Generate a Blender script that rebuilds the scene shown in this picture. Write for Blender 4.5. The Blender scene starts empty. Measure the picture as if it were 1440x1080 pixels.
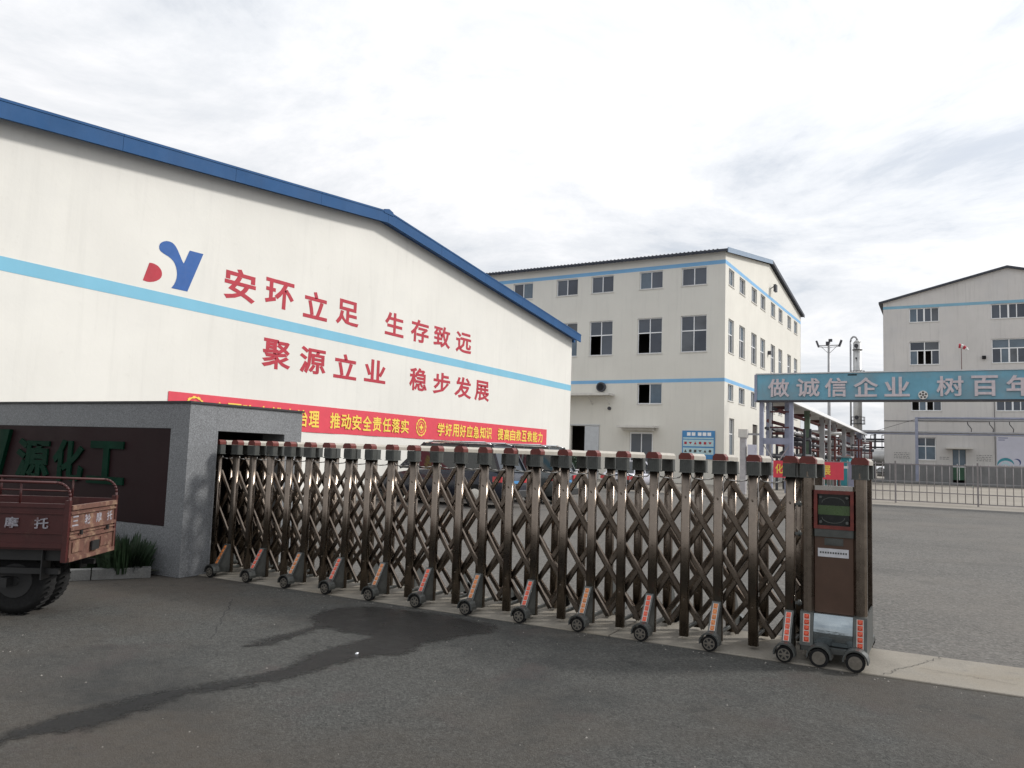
import bpy, math, random
from mathutils import Matrix, Vector
random.seed(7)
S = bpy.context.scene
COL = S.collection

# ------------------------------------------------------------------ camera
cam = bpy.data.cameras.new('camera'); camo = bpy.data.objects.new('camera', cam); COL.objects.link(camo)
cam.sensor_width = 36; cam.lens = 27.8; cam.clip_end = 3000; cam.clip_start = .05
def _n(v):
    l = math.sqrt(sum(c*c for c in v)); return [c/l for c in v]
_F = 1112.
_Y = _n((608., 121., _F)); _X = (2039., -32., -_F)
_d = sum(a*b for a, b in zip(_X, _Y)); _X = _n([a-_d*b for a, b in zip(_X, _Y)])
_X = Vector(_X); _Y = Vector(_Y); _Z = _X.cross(_Y)
if _Z[1] > 0: _Z = -_Z
rm = Matrix(((_X[0], -_X[1], -_X[2]), (_Y[0], -_Y[1], -_Y[2]), (_Z[0], -_Z[1], -_Z[2])))
camo.matrix_world = Matrix.Translation((0, 0, 1.55)) @ rm.to_4x4()
S.camera = camo

# ------------------------------------------------------------------ light
SUN_DIR = Vector((.66, .55, .62)).normalized()
sun = bpy.data.lights.new('sun', 'SUN'); sun.energy = 2.9; sun.angle = math.radians(7); sun.color = (1, .965, .92)
suno = bpy.data.objects.new('sun', sun); COL.objects.link(suno)
suno.rotation_euler = SUN_DIR.to_track_quat('Z', 'Y').to_euler()
w = bpy.data.worlds.new('World'); S.world = w; w.use_nodes = True
nt = w.node_tree; nt.nodes.clear(); L = nt.links.new
def N(t, **k):
    n = nt.nodes.new(t)
    for a, b in k.items(): setattr(n, a, b)
    return n
sky = N('ShaderNodeTexSky'); sky.sky_type = 'NISHITA'; sky.sun_disc = False
sky.sun_elevation = math.asin(SUN_DIR.z); sky.sun_rotation = math.atan2(SUN_DIR.x, SUN_DIR.y)
tc = N('ShaderNodeTexCoord'); sep = N('ShaderNodeSeparateXYZ'); L(tc.outputs['Generated'], sep.inputs[0])
def M_(op, a, b=None, clamp=False):
    n = N('ShaderNodeMath'); n.operation = op; n.use_clamp = clamp
    for i, v in enumerate((a, b)):
        if v is None: continue
        if isinstance(v, (int, float)): n.inputs[i].default_value = v
        else: L(v, n.inputs[i])
    return n.outputs[0]
den = M_('ADD', M_('MAXIMUM', sep.outputs[2], 0.0), .16)
cx_ = M_('DIVIDE', sep.outputs[0], den); cy_ = M_('DIVIDE', sep.outputs[1], den)
cb = N('ShaderNodeCombineXYZ'); L(cx_, cb.inputs[0]); L(cy_, cb.inputs[1]); cb.inputs[2].default_value = 19.1
n1 = N('ShaderNodeTexNoise'); n1.inputs['Scale'].default_value = .9; n1.inputs['Detail'].default_value = 9; n1.inputs['Roughness'].default_value = .66; n1.inputs['Distortion'].default_value = .5
L(cb.outputs[0], n1.inputs['Vector'])
n2 = N('ShaderNodeTexNoise'); n2.inputs['Scale'].default_value = .35; n2.inputs['Detail'].default_value = 3
L(cb.outputs[0], n2.inputs['Vector'])
comb = M_('ADD', M_('MULTIPLY', n1.outputs[0], .7), M_('MULTIPLY', n2.outputs[0], .3))
rp = N('ShaderNodeValToRGB'); L(comb, rp.inputs[0])
e = rp.color_ramp.elements
e[0].position = .40; e[0].color = (.70, .735, .79, 1)
e[1].position = .60; e[1].color = (1.10, 1.09, 1.10, 1)
m_ = e.new(.49); m_.color = (.855, .875, .91, 1)
# thin cloud glows round the veiled sun
dp = N('ShaderNodeVectorMath'); dp.operation = 'DOT_PRODUCT'; L(tc.outputs['Generated'], dp.inputs[0]); dp.inputs[1].default_value = SUN_DIR
glow = M_('MULTIPLY', M_('POWER', M_('MAXIMUM', dp.outputs['Value'], 0.0), 4.0), .22)
up = M_('MULTIPLY', M_('MINIMUM', M_('MAXIMUM', sep.outputs[2], 0.0), .6), .55)
side = M_('ADD', M_('MULTIPLY', dp.outputs['Value'], .17), .86)     # thicker cloud away from the sun
gain = M_('MULTIPLY', M_('ADD', M_('MULTIPLY', M_('ADD', up, .98), M_('MINIMUM', side, 1.0)), glow), 10.0)
vm = N('ShaderNodeVectorMath'); vm.operation = 'SCALE'; L(rp.outputs[0], vm.inputs[0]); L(gain, vm.inputs['Scale'])
cov = N('ShaderNodeMapRange'); L(comb, cov.inputs[0]); cov.inputs[1].default_value = .36; cov.inputs[2].default_value = .46; cov.inputs[3].default_value = .8; cov.inputs[4].default_value = .98
mx = N('ShaderNodeMix'); mx.data_type = 'RGBA'; L(cov.outputs[0], mx.inputs[0]); L(sky.outputs[0], mx.inputs[6]); L(vm.outputs[0], mx.inputs[7])
bg = N('ShaderNodeBackground'); bg.inputs[1].default_value = .1; L(mx.outputs[2], bg.inputs[0])
wo = N('ShaderNodeOutputWorld'); L(bg.outputs[0], wo.inputs[0])
vs = S.view_settings; vs.view_transform = 'Standard'; vs.look = 'None'; vs.exposure = 0; vs.gamma = 1; vs.use_curve_mapping = False

# ------------------------------------------------------------------ helpers
MATS = {}
def mat(name, col, rough=.7, metal=0., var=.12, vscale=3., bump=0., bscale=60., streak=0., spec=.5, speck=0., trans=0., stain=None, sscale=110):
    m = bpy.data.materials.new(name); m.use_nodes = True; t = m.node_tree; ns = t.nodes; ln = t.links.new
    b = ns['Principled BSDF']; b.inputs['Roughness'].default_value = rough; b.inputs['Metallic'].default_value = metal
    b.inputs['Specular IOR Level'].default_value = spec
    if trans: b.inputs['Transmission Weight'].default_value = trans
    tc = ns.new('ShaderNodeTexCoord'); src = tc.outputs['Object']
    base = None
    def mixc(fac, a, bcol, mode='MIX'):
        x = ns.new('ShaderNodeMix'); x.data_type = 'RGBA'; x.blend_type = mode
        if isinstance(fac, float): x.inputs[0].default_value = fac
        else: ln(fac, x.inputs[0])
        for i, v in ((6, a), (7, bcol)):
            if isinstance(v, tuple): x.inputs[i].default_value = (*v[:3], 1)
            else: ln(v, x.inputs[i])
        return x.outputs[2]
    def noise(scale, detail=5, rough_=.6, vec=None):
        n = ns.new('ShaderNodeTexNoise'); n.inputs['Scale'].default_value = scale; n.inputs['Detail'].default_value = detail; n.inputs['Roughness'].default_value = rough_
        ln(vec or src, n.inputs['Vector']); return n.outputs[0]
    def ramp(v, a, b_, c0=0., c1=1.):
        r = ns.new('ShaderNodeMapRange'); ln(v, r.inputs[0])
        for i, q in enumerate((a, b_, c0, c1)): r.inputs[i+1].default_value = q
        return r.outputs[0]
    cur = tuple(col)
    if var:
        lo = tuple(c*(1-var) for c in col); hi = tuple(min(1, c*(1+var)) for c in col)
        cur = mixc(ramp(noise(vscale), .3, .7), lo, hi)
    if streak:
        mp = ns.new('ShaderNodeMapping'); mp.inputs['Scale'].default_value = (2.2, 2.2, .16); ln(src, mp.inputs[0])
        s = noise(1.6, 6, .65, mp.outputs[0])
        cur = mixc(ramp(s, .52, .78, 0., streak), cur, tuple(c*.55 for c in col))
    if speck:
        v = ns.new('ShaderNodeTexVoronoi'); v.inputs['Scale'].default_value = sscale; ln(src, v.inputs['Vector'])
        wn = ns.new('ShaderNodeSeparateColor'); ln(v.outputs['Color'], wn.inputs[0])
        cur = mixc(ramp(wn.outputs[0], .0, 1., 0., speck), cur, tuple(min(1, c*2.6) for c in col))
        cur = mixc(ramp(wn.outputs[1], .4, 1., 0., speck*.9), cur, tuple(c*.3 for c in col))
    if stain:
        for (sc, lo_, hi_, amt, sc_col) in stain:
            cur = mixc(ramp(noise(sc, 6, .6), lo_, hi_, 0., amt), cur, sc_col)
    if isinstance(cur, tuple): b.inputs['Base Color'].default_value = (*cur, 1)
    else: ln(cur, b.inputs['Base Color'])
    if var:
        ln(ramp(noise(vscale*2.3, 4), .3, .7, max(0, rough-.07), min(1, rough+.07)), b.inputs['Roughness'])
    if bump:
        bn = ns.new('ShaderNodeBump'); bn.inputs['Strength'].default_value = bump; bn.inputs['Distance'].default_value = .01
        ln(noise(bscale, 4, .65), bn.inputs['Height']); ln(bn.outputs[0], b.inputs['Normal'])
    MATS[name] = m; return m

class MB:
    def __init__(s): s.v = []; s.f = []; s.m = []; s.sm = []
    def add(s, vs_, fs, mi=0, sm=False):
        o = len(s.v); s.v += [tuple(v) for v in vs_]
        for f in fs: s.f.append(tuple(i+o for i in f)); s.m.append(mi); s.sm.append(sm)
    def hexa(s, p, mi=0):
        s.add(p, [(0, 3, 2, 1), (4, 5, 6, 7), (0, 1, 5, 4), (1, 2, 6, 5), (2, 3, 7, 6), (3, 0, 4, 7)], mi)
    def box(s, x0, x1, y0, y1, z0, z1, mi=0):
        s.hexa([(x0, y0, z0), (x1, y0, z0), (x1, y1, z0), (x0, y1, z0), (x0, y0, z1), (x1, y0, z1), (x1, y1, z1), (x0, y1, z1)], mi)
    def bev(s, x0, x1, y0, y1, z0, z1, c=.008, mi=0, axis='z'):
        # box with chamfered long edges along axis
        if axis == 'z':
            q = [(x0+c, y0), (x1-c, y0), (x1, y0+c), (x1, y1-c), (x1-c, y1), (x0+c, y1), (x0, y1-c), (x0, y0+c)]
            s.prism([(a, b, z0) for a, b in q], (0, 0, z1-z0), mi)
        elif axis == 'x':
            q = [(y0+c, z0), (y1-c, z0), (y1, z0+c), (y1, z1-c), (y1-c, z1), (y0+c, z1), (y0, z1-c), (y0, z0+c)]
            s.prism([(x0, a, b) for a, b in q], (x1-x0, 0, 0), mi)
        else:
            q = [(z0+c, x0), (z1-c, x0), (z1, x0+c), (z1, x1-c), (z1-c, x1), (z0+c, x1), (z0, x1-c), (z0, x0+c)]
            s.prism([(b, y0, a) for a, b in q], (0, y1-y0, 0), mi)
    def prism(s, poly, ext, mi=0, sm=False):
        n = len(poly); e = Vector(ext)
        top = [tuple(Vector(p)+e) for p in poly]
        fs = [tuple(reversed(range(n))), tuple(range(n, 2*n))]+[(i, (i+1) % n, n+(i+1) % n, n+i) for i in range(n)]
        s.add(list(poly)+top, fs, mi, sm)
    def cyl(s, p0, p1, r0, r1=None, n=12, mi=0, caps=True):
        r1 = r0 if r1 is None else r1
        p0 = Vector(p0); p1 = Vector(p1); d = (p1-p0).normalized()
        a = d.orthogonal().normalized(); b = d.cross(a)
        vs_ = []
        for p, r in ((p0, r0), (p1, r1)):
            for i in range(n):
                t = 2*math.pi*i/n; vs_.append(p+a*math.cos(t)*r+b*math.sin(t)*r)
        o = len(s.v); s.v += [tuple(v) for v in vs_]
        for i in range(n): s.f.append((o+i, o+(i+1) % n, o+n+(i+1) % n, o+n+i)); s.m.append(mi); s.sm.append(True)
        if caps:
            s.f.append(tuple(o+i for i in reversed(range(n)))); s.m.append(mi); s.sm.append(False)
            s.f.append(tuple(o+n+i for i in range(n))); s.m.append(mi); s.sm.append(False)
    def tube(s, pts, r, n=8, mi=0):
        for a, b in zip(pts[:-1], pts[1:]): s.cyl(a, b, r, n=n, mi=mi)
    def rrect(s, hx, hy, z0, z1, r, k=4):
        # rounded rectangle column with smooth corners
        q = []
        for cx__, cy__, t0 in ((hx-r, hy-r, 0), (-hx+r, hy-r, 1), (-hx+r, -hy+r, 2), (hx-r, -hy+r, 3)):
            for i in range(k+1):
                t = math.pi/2*(t0+i/k); q.append((cx__+math.cos(t)*r, cy__+math.sin(t)*r))
        n = len(q); o = len(s.v); s.v += [(a, c, z0) for a, c in q]+[(a, c, z1) for a, c in q]
        for i in range(n): s.f.append((o+i, o+(i+1) % n, o+n+(i+1) % n, o+n+i)); s.m.append(0); s.sm.append(True)
        s.f += [tuple(o+i for i in reversed(range(n))), tuple(o+n+i for i in range(n))]; s.m += [0, 0]; s.sm += [False, False]
    def cbar(s, p0, p1, wy, wz, c, up=(0, 1, 0)):
        # bar with chamfered long edges
        p0 = Vector(p0); p1 = Vector(p1); d = (p1-p0).normalized(); u = Vector(up); u = (u-d*u.dot(d)).normalized(); w = d.cross(u); a, b = wy/2, wz/2
        q = [(a, b-c), (a-c, b), (-a+c, b), (-a, b-c), (-a, -b+c), (-a+c, -b), (a-c, -b), (a, -b+c)]
        s.prism([p0+u*x+w*y for x, y in q], p1-p0)
    def bar(s, p0, p1, wy, wz, mi=0, up=(0, 1, 0)):
        # rectangular bar; wy thickness along 'up', wz across
        p0 = Vector(p0); p1 = Vector(p1); d = (p1-p0).normalized(); u = Vector(up); u = (u-d*u.dot(d)).normalized(); c = d.cross(u)
        q = [u*wy/2+c*wz/2, -u*wy/2+c*wz/2, -u*wy/2-c*wz/2, u*wy/2-c*wz/2]
        s.hexa([p0+k for k in q]+[p1+k for k in q], mi)
    def build(s, name, mats, parent=None, angle=None):
        me = bpy.data.meshes.new(name); me.from_pydata(s.v, [], s.f)
        if not isinstance(mats, (list, tuple)): mats = [mats]
        for m in mats: me.materials.append(m)
        me.polygons.foreach_set('material_index', s.m)
        me.polygons.foreach_set('use_smooth', s.sm)
        me.update()
        return inst(name, me, parent)
def inst(name, me, parent=None, loc=None):
    o = bpy.data.objects.new(name, me); COL.objects.link(o)
    if parent is not None: o.parent = parent
    if loc is not None: o.location = loc
    return o
def tag(o, label=None, cat=None, group=None, kind=None):
    for k, v in (('label', label), ('category', cat), ('group', group), ('kind', kind)):
        if v: o[k] = v
    return o
def thing(name, label, cat, loc=(0, 0, 0), rz=0, group=None):
    o = bpy.data.objects.new(name, None); COL.objects.link(o); o.location = loc; o.rotation_euler = (0, 0, rz); o.empty_display_size = .2
    return tag(o, label, cat, group)

GL = {}
def glyph(c, off=.02):
    k = (c, off)
    if k in GL: return GL[k]
    cu = bpy.data.curves.new('glyph', 'FONT'); cu.body = c; cu.resolution_u = 2
    o = bpy.data.objects.new('glyph', cu); COL.objects.link(o)
    dg = bpy.context.evaluated_depsgraph_get(); me = bpy.data.meshes.new_from_object(o.evaluated_get(dg))
    vs_ = [(v.co.x, v.co.y) for v in me.vertices]; fs = [tuple(p.vertices) for p in me.polygons]
    # boundary edges for extrusion
    cnt = {}
    for f in fs:
        for i in range(len(f)):
            a, b = f[i], f[(i+1) % len(f)]; cnt.setdefault((min(a, b), max(a, b)), []).append((a, b))
    bd = [v[0] for v in cnt.values() if len(v) == 1]
    bpy.data.objects.remove(o); bpy.data.curves.remove(cu); bpy.data.meshes.remove(me)
    # embolden: push every outline vertex outward along its averaged edge normal
    nrm = {}
    for a, c_ in bd:
        dx_, dy_ = vs_[c_][0]-vs_[a][0], vs_[c_][1]-vs_[a][1]; l = math.hypot(dx_, dy_) or 1; q = (dy_/l, -dx_/l)
        for i in (a, c_): nrm.setdefault(i, []).append(q)
    nv = list(vs_)
    for i, qs in nrm.items():
        sx, sy = sum(q[0] for q in qs), sum(q[1] for q in qs); l = math.hypot(sx, sy)
        if l < 1e-3: continue
        co_ = max(.55, l/len(qs)); nv[i] = (vs_[i][0]+sx/l*off/co_, vs_[i][1]+sy/l*off/co_)
    vs_ = nv
    GL[k] = (vs_, fs, bd); return GL[k]
def char(c, name, parent, m, P, u0, u1, z0, z1, d0, d1, off=.02, flip=False):
    """P(u,z,d)->point ; glyph stretched into the box u0..u1,z0..z1, from depth d0 to d1"""
    vs_, fs, bd = glyph(c, off)
    xs = [v[0] for v in vs_]; ys = [v[1] for v in vs_]; ax, bx, ay, by = min(xs), max(xs), min(ys), max(ys)
    if by-ay < .3: ay -= .4; by += .4
    def T(v, d): return P(u0+(v[0]-ax)/(bx-ax)*(u1-u0), z0+(v[1]-ay)/(by-ay)*(z1-z0), d)
    b = MB(); n = len(vs_)
    b.add([T(v, d1) for v in vs_]+[T(v, d0) for v in vs_], fs+[(a_, a_+n, b_+n, b_) for a_, b_ in [(q[1], q[0]) for q in bd]])
    return b.build(name, m, parent)
def frame(O, U, Nn):
    O = Vector(O); U = Vector(U).normalized(); Nn = Vector(Nn).normalized()
    def P(u, z, d=0.): return O+U*u+Nn*d+Vector((0, 0, z))
    return P
def fbox(b, P, u0, u1, z0, z1, d0, d1, mi=0):
    b.hexa([P(u0, z0, d0), P(u1, z0, d0), P(u1, z0, d1), P(u0, z0, d1), P(u0, z1, d0), P(u1, z1, d0), P(u1, z1, d1), P(u0, z1, d1)], mi)
def wall(name, P, u0, u1, z0, z1, holes, m, parent, depth=.24, top=None):
    us = sorted({u0, u1, *[h[0] for h in holes], *[h[1] for h in holes]}); zs = sorted({z0, z1, *[h[2] for h in holes], *[h[3] for h in holes]})
    b = MB()
    for i in range(len(us)-1):
        for j in range(len(zs)-1):
            uc = (us[i]+us[i+1])/2; zc = (zs[j]+zs[j+1])/2
            if any(h[0] < uc < h[1] and h[2] < zc < h[3] for h in holes): continue
            b.add([P(us[i], zs[j]), P(us[i+1], zs[j]), P(us[i+1], zs[j+1]), P(us[i], zs[j+1])], [(0, 1, 2, 3)])
    for h in holes:
        a, c, e, f = h
        for p, q in (((a, e), (c, e)), ((c, e), (c, f)), ((c, f), (a, f)), ((a, f), (a, e))):
            b.add([P(p[0], p[1]), P(p[0], p[1], -depth), P(q[0], q[1], -depth), P(q[0], q[1])], [(0, 1, 2, 3)])
    if top: b.add([P(*q) for q in top], [tuple(range(len(top)))])
    return b.build(name, m, parent)
def window(P, u0, u1, z0, z1, parent, mf, mg, cols=2, split=None, opens=(), d=-.12, fw=.06, cols_top=None, wide=()):
    b = MB(); D = .05
    for q in ((u0, u1, z0, z0+fw), (u0, u1, z1-fw, z1), (u0, u0+fw, z0+fw, z1-fw), (u1-fw, u1, z0+fw, z1-fw)): fbox(b, P, *q, d-D, d)
    rows = [(z0+fw, z1-fw, cols)]
    if split:
        fbox(b, P, u0+fw, u1-fw, split-fw*.6, split+fw*.6, d-D, d+.004)
        rows = [(z0+fw, split-fw*.6, cols), (split+fw*.6, z1-fw, cols_top or cols)]
    panes = []
    for ri, (a, c, n) in enumerate(rows):
        wd = (u1-u0-2*fw)/n
        for i in range(n):
            ua = u0+fw+wd*i; ub = ua+wd
            if i:
                k = fw*(.9 if i in wide else .5); fbox(b, P, ua-k, ua+k, a, c, d-D, d+.008)
            if (ri, i) in opens: continue
            panes.append((ua, ub, a, c))
    w_ = b.build('window', mf, parent)
    for (ua, ub, a, c) in panes:
        g = MB(); t = random.uniform(-.006, .006)
        g.add([P(ua, a, d-.03+t), P(ub, a, d-.03-t), P(ub, c, d-.03-t), P(ua, c, d-.03+t)], [(0, 1, 2, 3)]); g.build('pane', random.choice([mg, mg, mt['glass_b'], mt['glass_c'], mt['glass_curtain']]) if mg is mt['glass'] else mg, w_)
    s = MB(); fbox(s, P, u0-.05, u1+.05, z0-.07, z0, -.1, .05); s.build('sill', MATS['sill'], w_)
    return w_

# ------------------------------------------------------------------ materials
mat('asphalt_out', (.052, .052, .048), .85, var=.3, vscale=.45, bump=1., bscale=110, speck=.62, sscale=80, spec=.3,
    stain=[(.28, .46, .60, .75, (.072, .060, .048)), (.5, .53, .66, .7, (.027, .029, .029)), (14, .48, .75, .45, (.08, .076, .07)), (9, .55, .72, .45, (.026, .027, .026)), (1.6, .57, .68, .45, (.068, .054, .050)), (2.6, .6, .7, .4, (.022, .024, .024))])
mat('asphalt_in', (.090, .086, .079), .88, var=.15, vscale=.3, bump=.5, bscale=60, speck=.55, sscale=45, spec=.25,
    stain=[(.15, .48, .66, .6, (.14, .125, .108)), (.5, .55, .72, .5, (.06, .058, .055)), (8, .5, .72, .4, (.16, .145, .13)), (2.5, .58, .72, .4, (.07, .066, .06))])
mat('ground', (.24, .215, .18), .9, var=.15, vscale=.1, bump=.2, bscale=20, stain=[(.06, .5, .68, .4, (.32, .29, .25))])
mat('track', (.215, .195, .162), .85, var=.16, vscale=2.2, bump=.4, bscale=70, speck=.12,
    stain=[(1.1, .5, .7, .55, (.17, .14, .095)), (6, .6, .75, .45, (.11, .10, .09))])
mat('wet', (.018, .018, .017), .33, var=.25, vscale=3, bump=.8, bscale=110, spec=.4)
mat('plaster_white', (.73, .715, .665), .88, var=.045, vscale=.35, bump=.3, bscale=7, streak=.16, spec=.2, stain=[(.5, .52, .7, .3, (.64, .635, .60)), (3.5, .63, .75, .2, (.5, .48, .44))])
mat('plaster_mid', (.69, .67, .61), .9, var=.04, vscale=.4, bump=.2, bscale=9, streak=.16, spec=.2)
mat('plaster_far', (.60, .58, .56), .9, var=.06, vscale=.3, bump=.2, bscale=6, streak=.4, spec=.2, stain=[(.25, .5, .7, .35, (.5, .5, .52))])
mat('plinth', (.20, .20, .20), .9, var=.15, vscale=.8, streak=.5)
mat('stripe_light', (.20, .47, .62), .8, var=.05, vscale=.8, streak=.12)
mat('stripe_blue', (.20, .42, .66), .8, var=.06, vscale=.8)
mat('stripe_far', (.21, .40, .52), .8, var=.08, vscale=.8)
mat('red_paint', (.42, .026, .045), .7, var=.10, vscale=4)
mat('blue_paint', (.022, .10, .33), .7, var=.06, vscale=4)
mat('fascia_blue', (.022, .082, .205), .6, var=.12, vscale=.6, spec=.15, streak=.2)
mat('roof_blue', (.04, .11, .28), .5, var=.1)
mat('roof_dark', (.035, .04, .055), .6, var=.2)
mat('fascia_slate', (.20, .27, .36), .5, var=.1)
mat('banner_red', (.66, .055, .085), .6, var=.06, vscale=3, bump=.15, bscale=4)
mat('yellow', (.85, .62, .09), .6, var=.05)
mat('sill', (.62, .60, .56), .8, var=.1)
mat('frame_white', (.85, .86, .87), .5, var=.03)
mat('glass', (.065, .08, .105), .05, var=.3, vscale=.25, spec=.6)
mat('glass_b', (.04, .05, .07), .05, var=.4, vscale=.4, spec=.6); mat('glass_c', (.085, .095, .11), .09, var=.4, vscale=.6, spec=.6)
mat('glass_curtain', (.10, .14, .18), .12, var=.3, vscale=.5, spec=.6)
mat('dark_void', (.01, .01, .012), .9, var=0)
mat('steel', (.20, .165, .135), .28, metal=1., var=.25, vscale=5, streak=.35)
mat('steel_light', (.42, .40, .37), .25, metal=.9, var=.15, vscale=9)
mat('steel_dull', (.11, .115, .11), .45, metal=.7, var=.2, vscale=12)
mat('cap_red', (.13, .022, .015), .5, var=.35, vscale=14)
mat('beam_cream', (.37, .34, .29), .5, var=.14, vscale=6, streak=.3)
mat('clamp', (.082, .086, .08), .5, metal=.4, var=.2, vscale=14)
mat('reflector', (.62, .07, .02), .3, var=.3, vscale=40, spec=.8)
mat('reflector_orange', (.55, .17, .03), .3, var=.3, vscale=30, spec=.8)
mat('rubber', (.006, .006, .006), .9, var=.3, vscale=20)
mat('hub', (.22, .20, .17), .4, metal=.6, var=.2, vscale=30)
mat('panel_brown', (.085, .048, .032), .42, metal=.25, var=.12, vscale=5)
mat('chrome_blue', (.30, .34, .36), .12, metal=.95, var=.15, vscale=5, bump=.25, bscale=5)
mat('led_black', (.012, .014, .014), .15, var=.2)
mat('led_green', (.05, .085, .03), .3, var=.2, vscale=12)
mat('sticker', (.55, .55, .57), .5, var=.08, vscale=20)
mat('granite', (.15, .155, .16), .5, var=.12, vscale=1.5, speck=.45, spec=.4)
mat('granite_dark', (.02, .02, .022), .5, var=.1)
mat('plaque', (.020, .008, .009), .55, var=.2, vscale=.8, spec=.15)
mat('letter_green', (.002, .026, .014), .6, var=.25, vscale=3, spec=.08)
mat('concrete_curb', (.13, .13, .125), .9, var=.2, vscale=5, bump=.5, bscale=40, speck=.2)
mat('truck_red', (.055, .010, .009), .5, var=.25, vscale=4, bump=.1, stain=[(5, .58, .75, .5, (.12, .06, .04))])
mat('tailgate', (.125, .058, .042), .65, var=.25, vscale=7, bump=.2, bscale=30, stain=[(8, .5, .7, .7, (.33, .22, .14))])
mat('white_paint', (.66, .65, .62), .6, var=.12, vscale=10)
mat('faded_paint', (.30, .29, .32), .7, var=.3, vscale=30, stain=[(25, .5, .65, .7, (.12, .05, .05))])
mat('lilac_steel', (.27, .29, .38), .55, var=.12, vscale=3, streak=.2)
mat('grey_steel', (.33, .33, .34), .5, metal=.3, var=.15, vscale=2)
mat('green_steel', (.12, .17, .12), .6, var=.15)
mat('rust_steel', (.11, .035, .032), .7, var=.3, vscale=2)
mat('dark_pipe', (.05, .05, .06), .6, var=.3, vscale=1)
mat('insulation', (.50, .50, .49), .35, metal=.5, var=.15, vscale=.8, streak=.4)
mat('canopy_roof', (.62, .62, .62), .5, var=.15, vscale=1, streak=.3)
mat('arch_blue', (.15, .36, .47), .6, var=.14, vscale=.9, streak=.35, stain=[(.5, .48, .62, .6, (.22, .30, .34)), (3, .62, .75, .3, (.16, .18, .2))])
mat('arch_char', (.60, .53, .55), .6, var=.12, vscale=6, streak=.3)
mat('arch_edge', (.60, .60, .60), .5, var=.1)
mat('fence_grey', (.24, .22, .22), .55, var=.15, vscale=5)
mat('board_blue', (.06, .24, .50), .5, var=.05)
mat('board_pale', (.45, .62, .66), .5, var=.08, vscale=6)
mat('teal', (.04, .27, .33), .5, var=.1); mat('navy', (.05, .07, .2), .5, var=.1)
mat('poster', (.58, .58, .66), .6, var=.05, vscale=1)
mat('green_dull', (.03, .09, .05), .6, var=.2)
mat('door_grey', (.50, .52, .54), .6, var=.08)
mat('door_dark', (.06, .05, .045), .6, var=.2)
mat('leaf', (.015, .034, .012), .6, var=.4, vscale=9)
mat('soil', (.03, .035, .018), .95, var=.3, vscale=6)
mat('leaf_dark', (.018, .045, .022), .6, var=.4, vscale=9)
mat('pot', (.42, .41, .42), .7, var=.15, vscale=5)
mat('car_dark', (.018, .022, .035), .22, metal=.2, var=.1, spec=.6)
mat('car_white', (.62, .62, .68), .25, var=.04)
mat('car_grey', (.10, .11, .11), .25, metal=.4, var=.1)
mat('car_glass', (.02, .026, .03), .05, var=0, spec=.8)
mat('chrome', (.6, .6, .6), .15, metal=.95, var=.05)
mat('taillight', (.5, .02, .03), .2, var=.1, spec=.8)
mat('black_plastic', (.02, .02, .02), .5, var=.2)
mat('chips', (.30, .28, .25), .9, var=.3, vscale=20)
mt = MATS

# ------------------------------------------------------------------ ground
def sheet(name, x0, x1, y0, y1, z, m):
    b = MB(); b.add([(x0, y0, z), (x1, y0, z), (x1, y1, z), (x0, y1, z)], [(0, 1, 2, 3)]); return tag(b.build(name, m), kind='structure')
sheet('ground', -900, 900, -300, 1500, -.012, mt['ground'])
sheet('road', -60, 60, -40, 6.70, -.004, mt['asphalt_out'])
b = MB(); b.add([(-60, 7.6, -.004), (60, 7.6, -.004), (60, 37.5, -.004), (-60, 37.5, -.004)], [(0, 1, 2, 3)]); tag(b.build('yard_pavement', mt['asphalt_in']), kind='structure')
# concrete track strip, in cast bays with joints
b = MB(); x = -8.4
while x < 14:
    x2 = x+5.8; b.bev(x, x2-.012, 6.68, 7.63, -.05, .008, .006, axis='x'); x = x2
tag(b.build('gate_track_pavement', mt['track']), kind='structure')
wet = [(-4.62, 1.2), (-4.4, 2.54), (-4.42, 2.82), (-4.41, 3.13), (-4.37, 3.46), (-4.26, 3.76), (-4.15, 4.1), (-4.17, 4.45), (-4.25, 4.73), (-4.26, 5.13), (-4.21, 5.43), (-4.5, 5.42), (-4.73, 5.46), (-4.73, 5.08), (-4.68, 4.72), (-4.78, 4.53), (-4.87, 4.58), (-4.87, 4.83), (-4.87, 5.18), (-4.96, 5.49), (-5.19, 5.69), (-5.31, 6.01), (-5.27, 6.32), (-4.98, 6.5), (-4.38, 6.54), (-3.62, 6.49), (-3.46, 6.21), (-3.62, 5.84), (-3.71, 5.55), (-3.66, 5.16), (-3.84, 4.84), (-3.86, 4.47), (-3.9, 4.17), (-4.0, 3.81), (-4.13, 3.54), (-4.08, 3.28), (-4.07, 3.07), (-4.09, 2.91), (-4.12, 2.73), (-4.19, 2.59), (-4.21, 2.43), (-4.35, 1.2)]
from mathutils.geometry import tessellate_polygon
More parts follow.
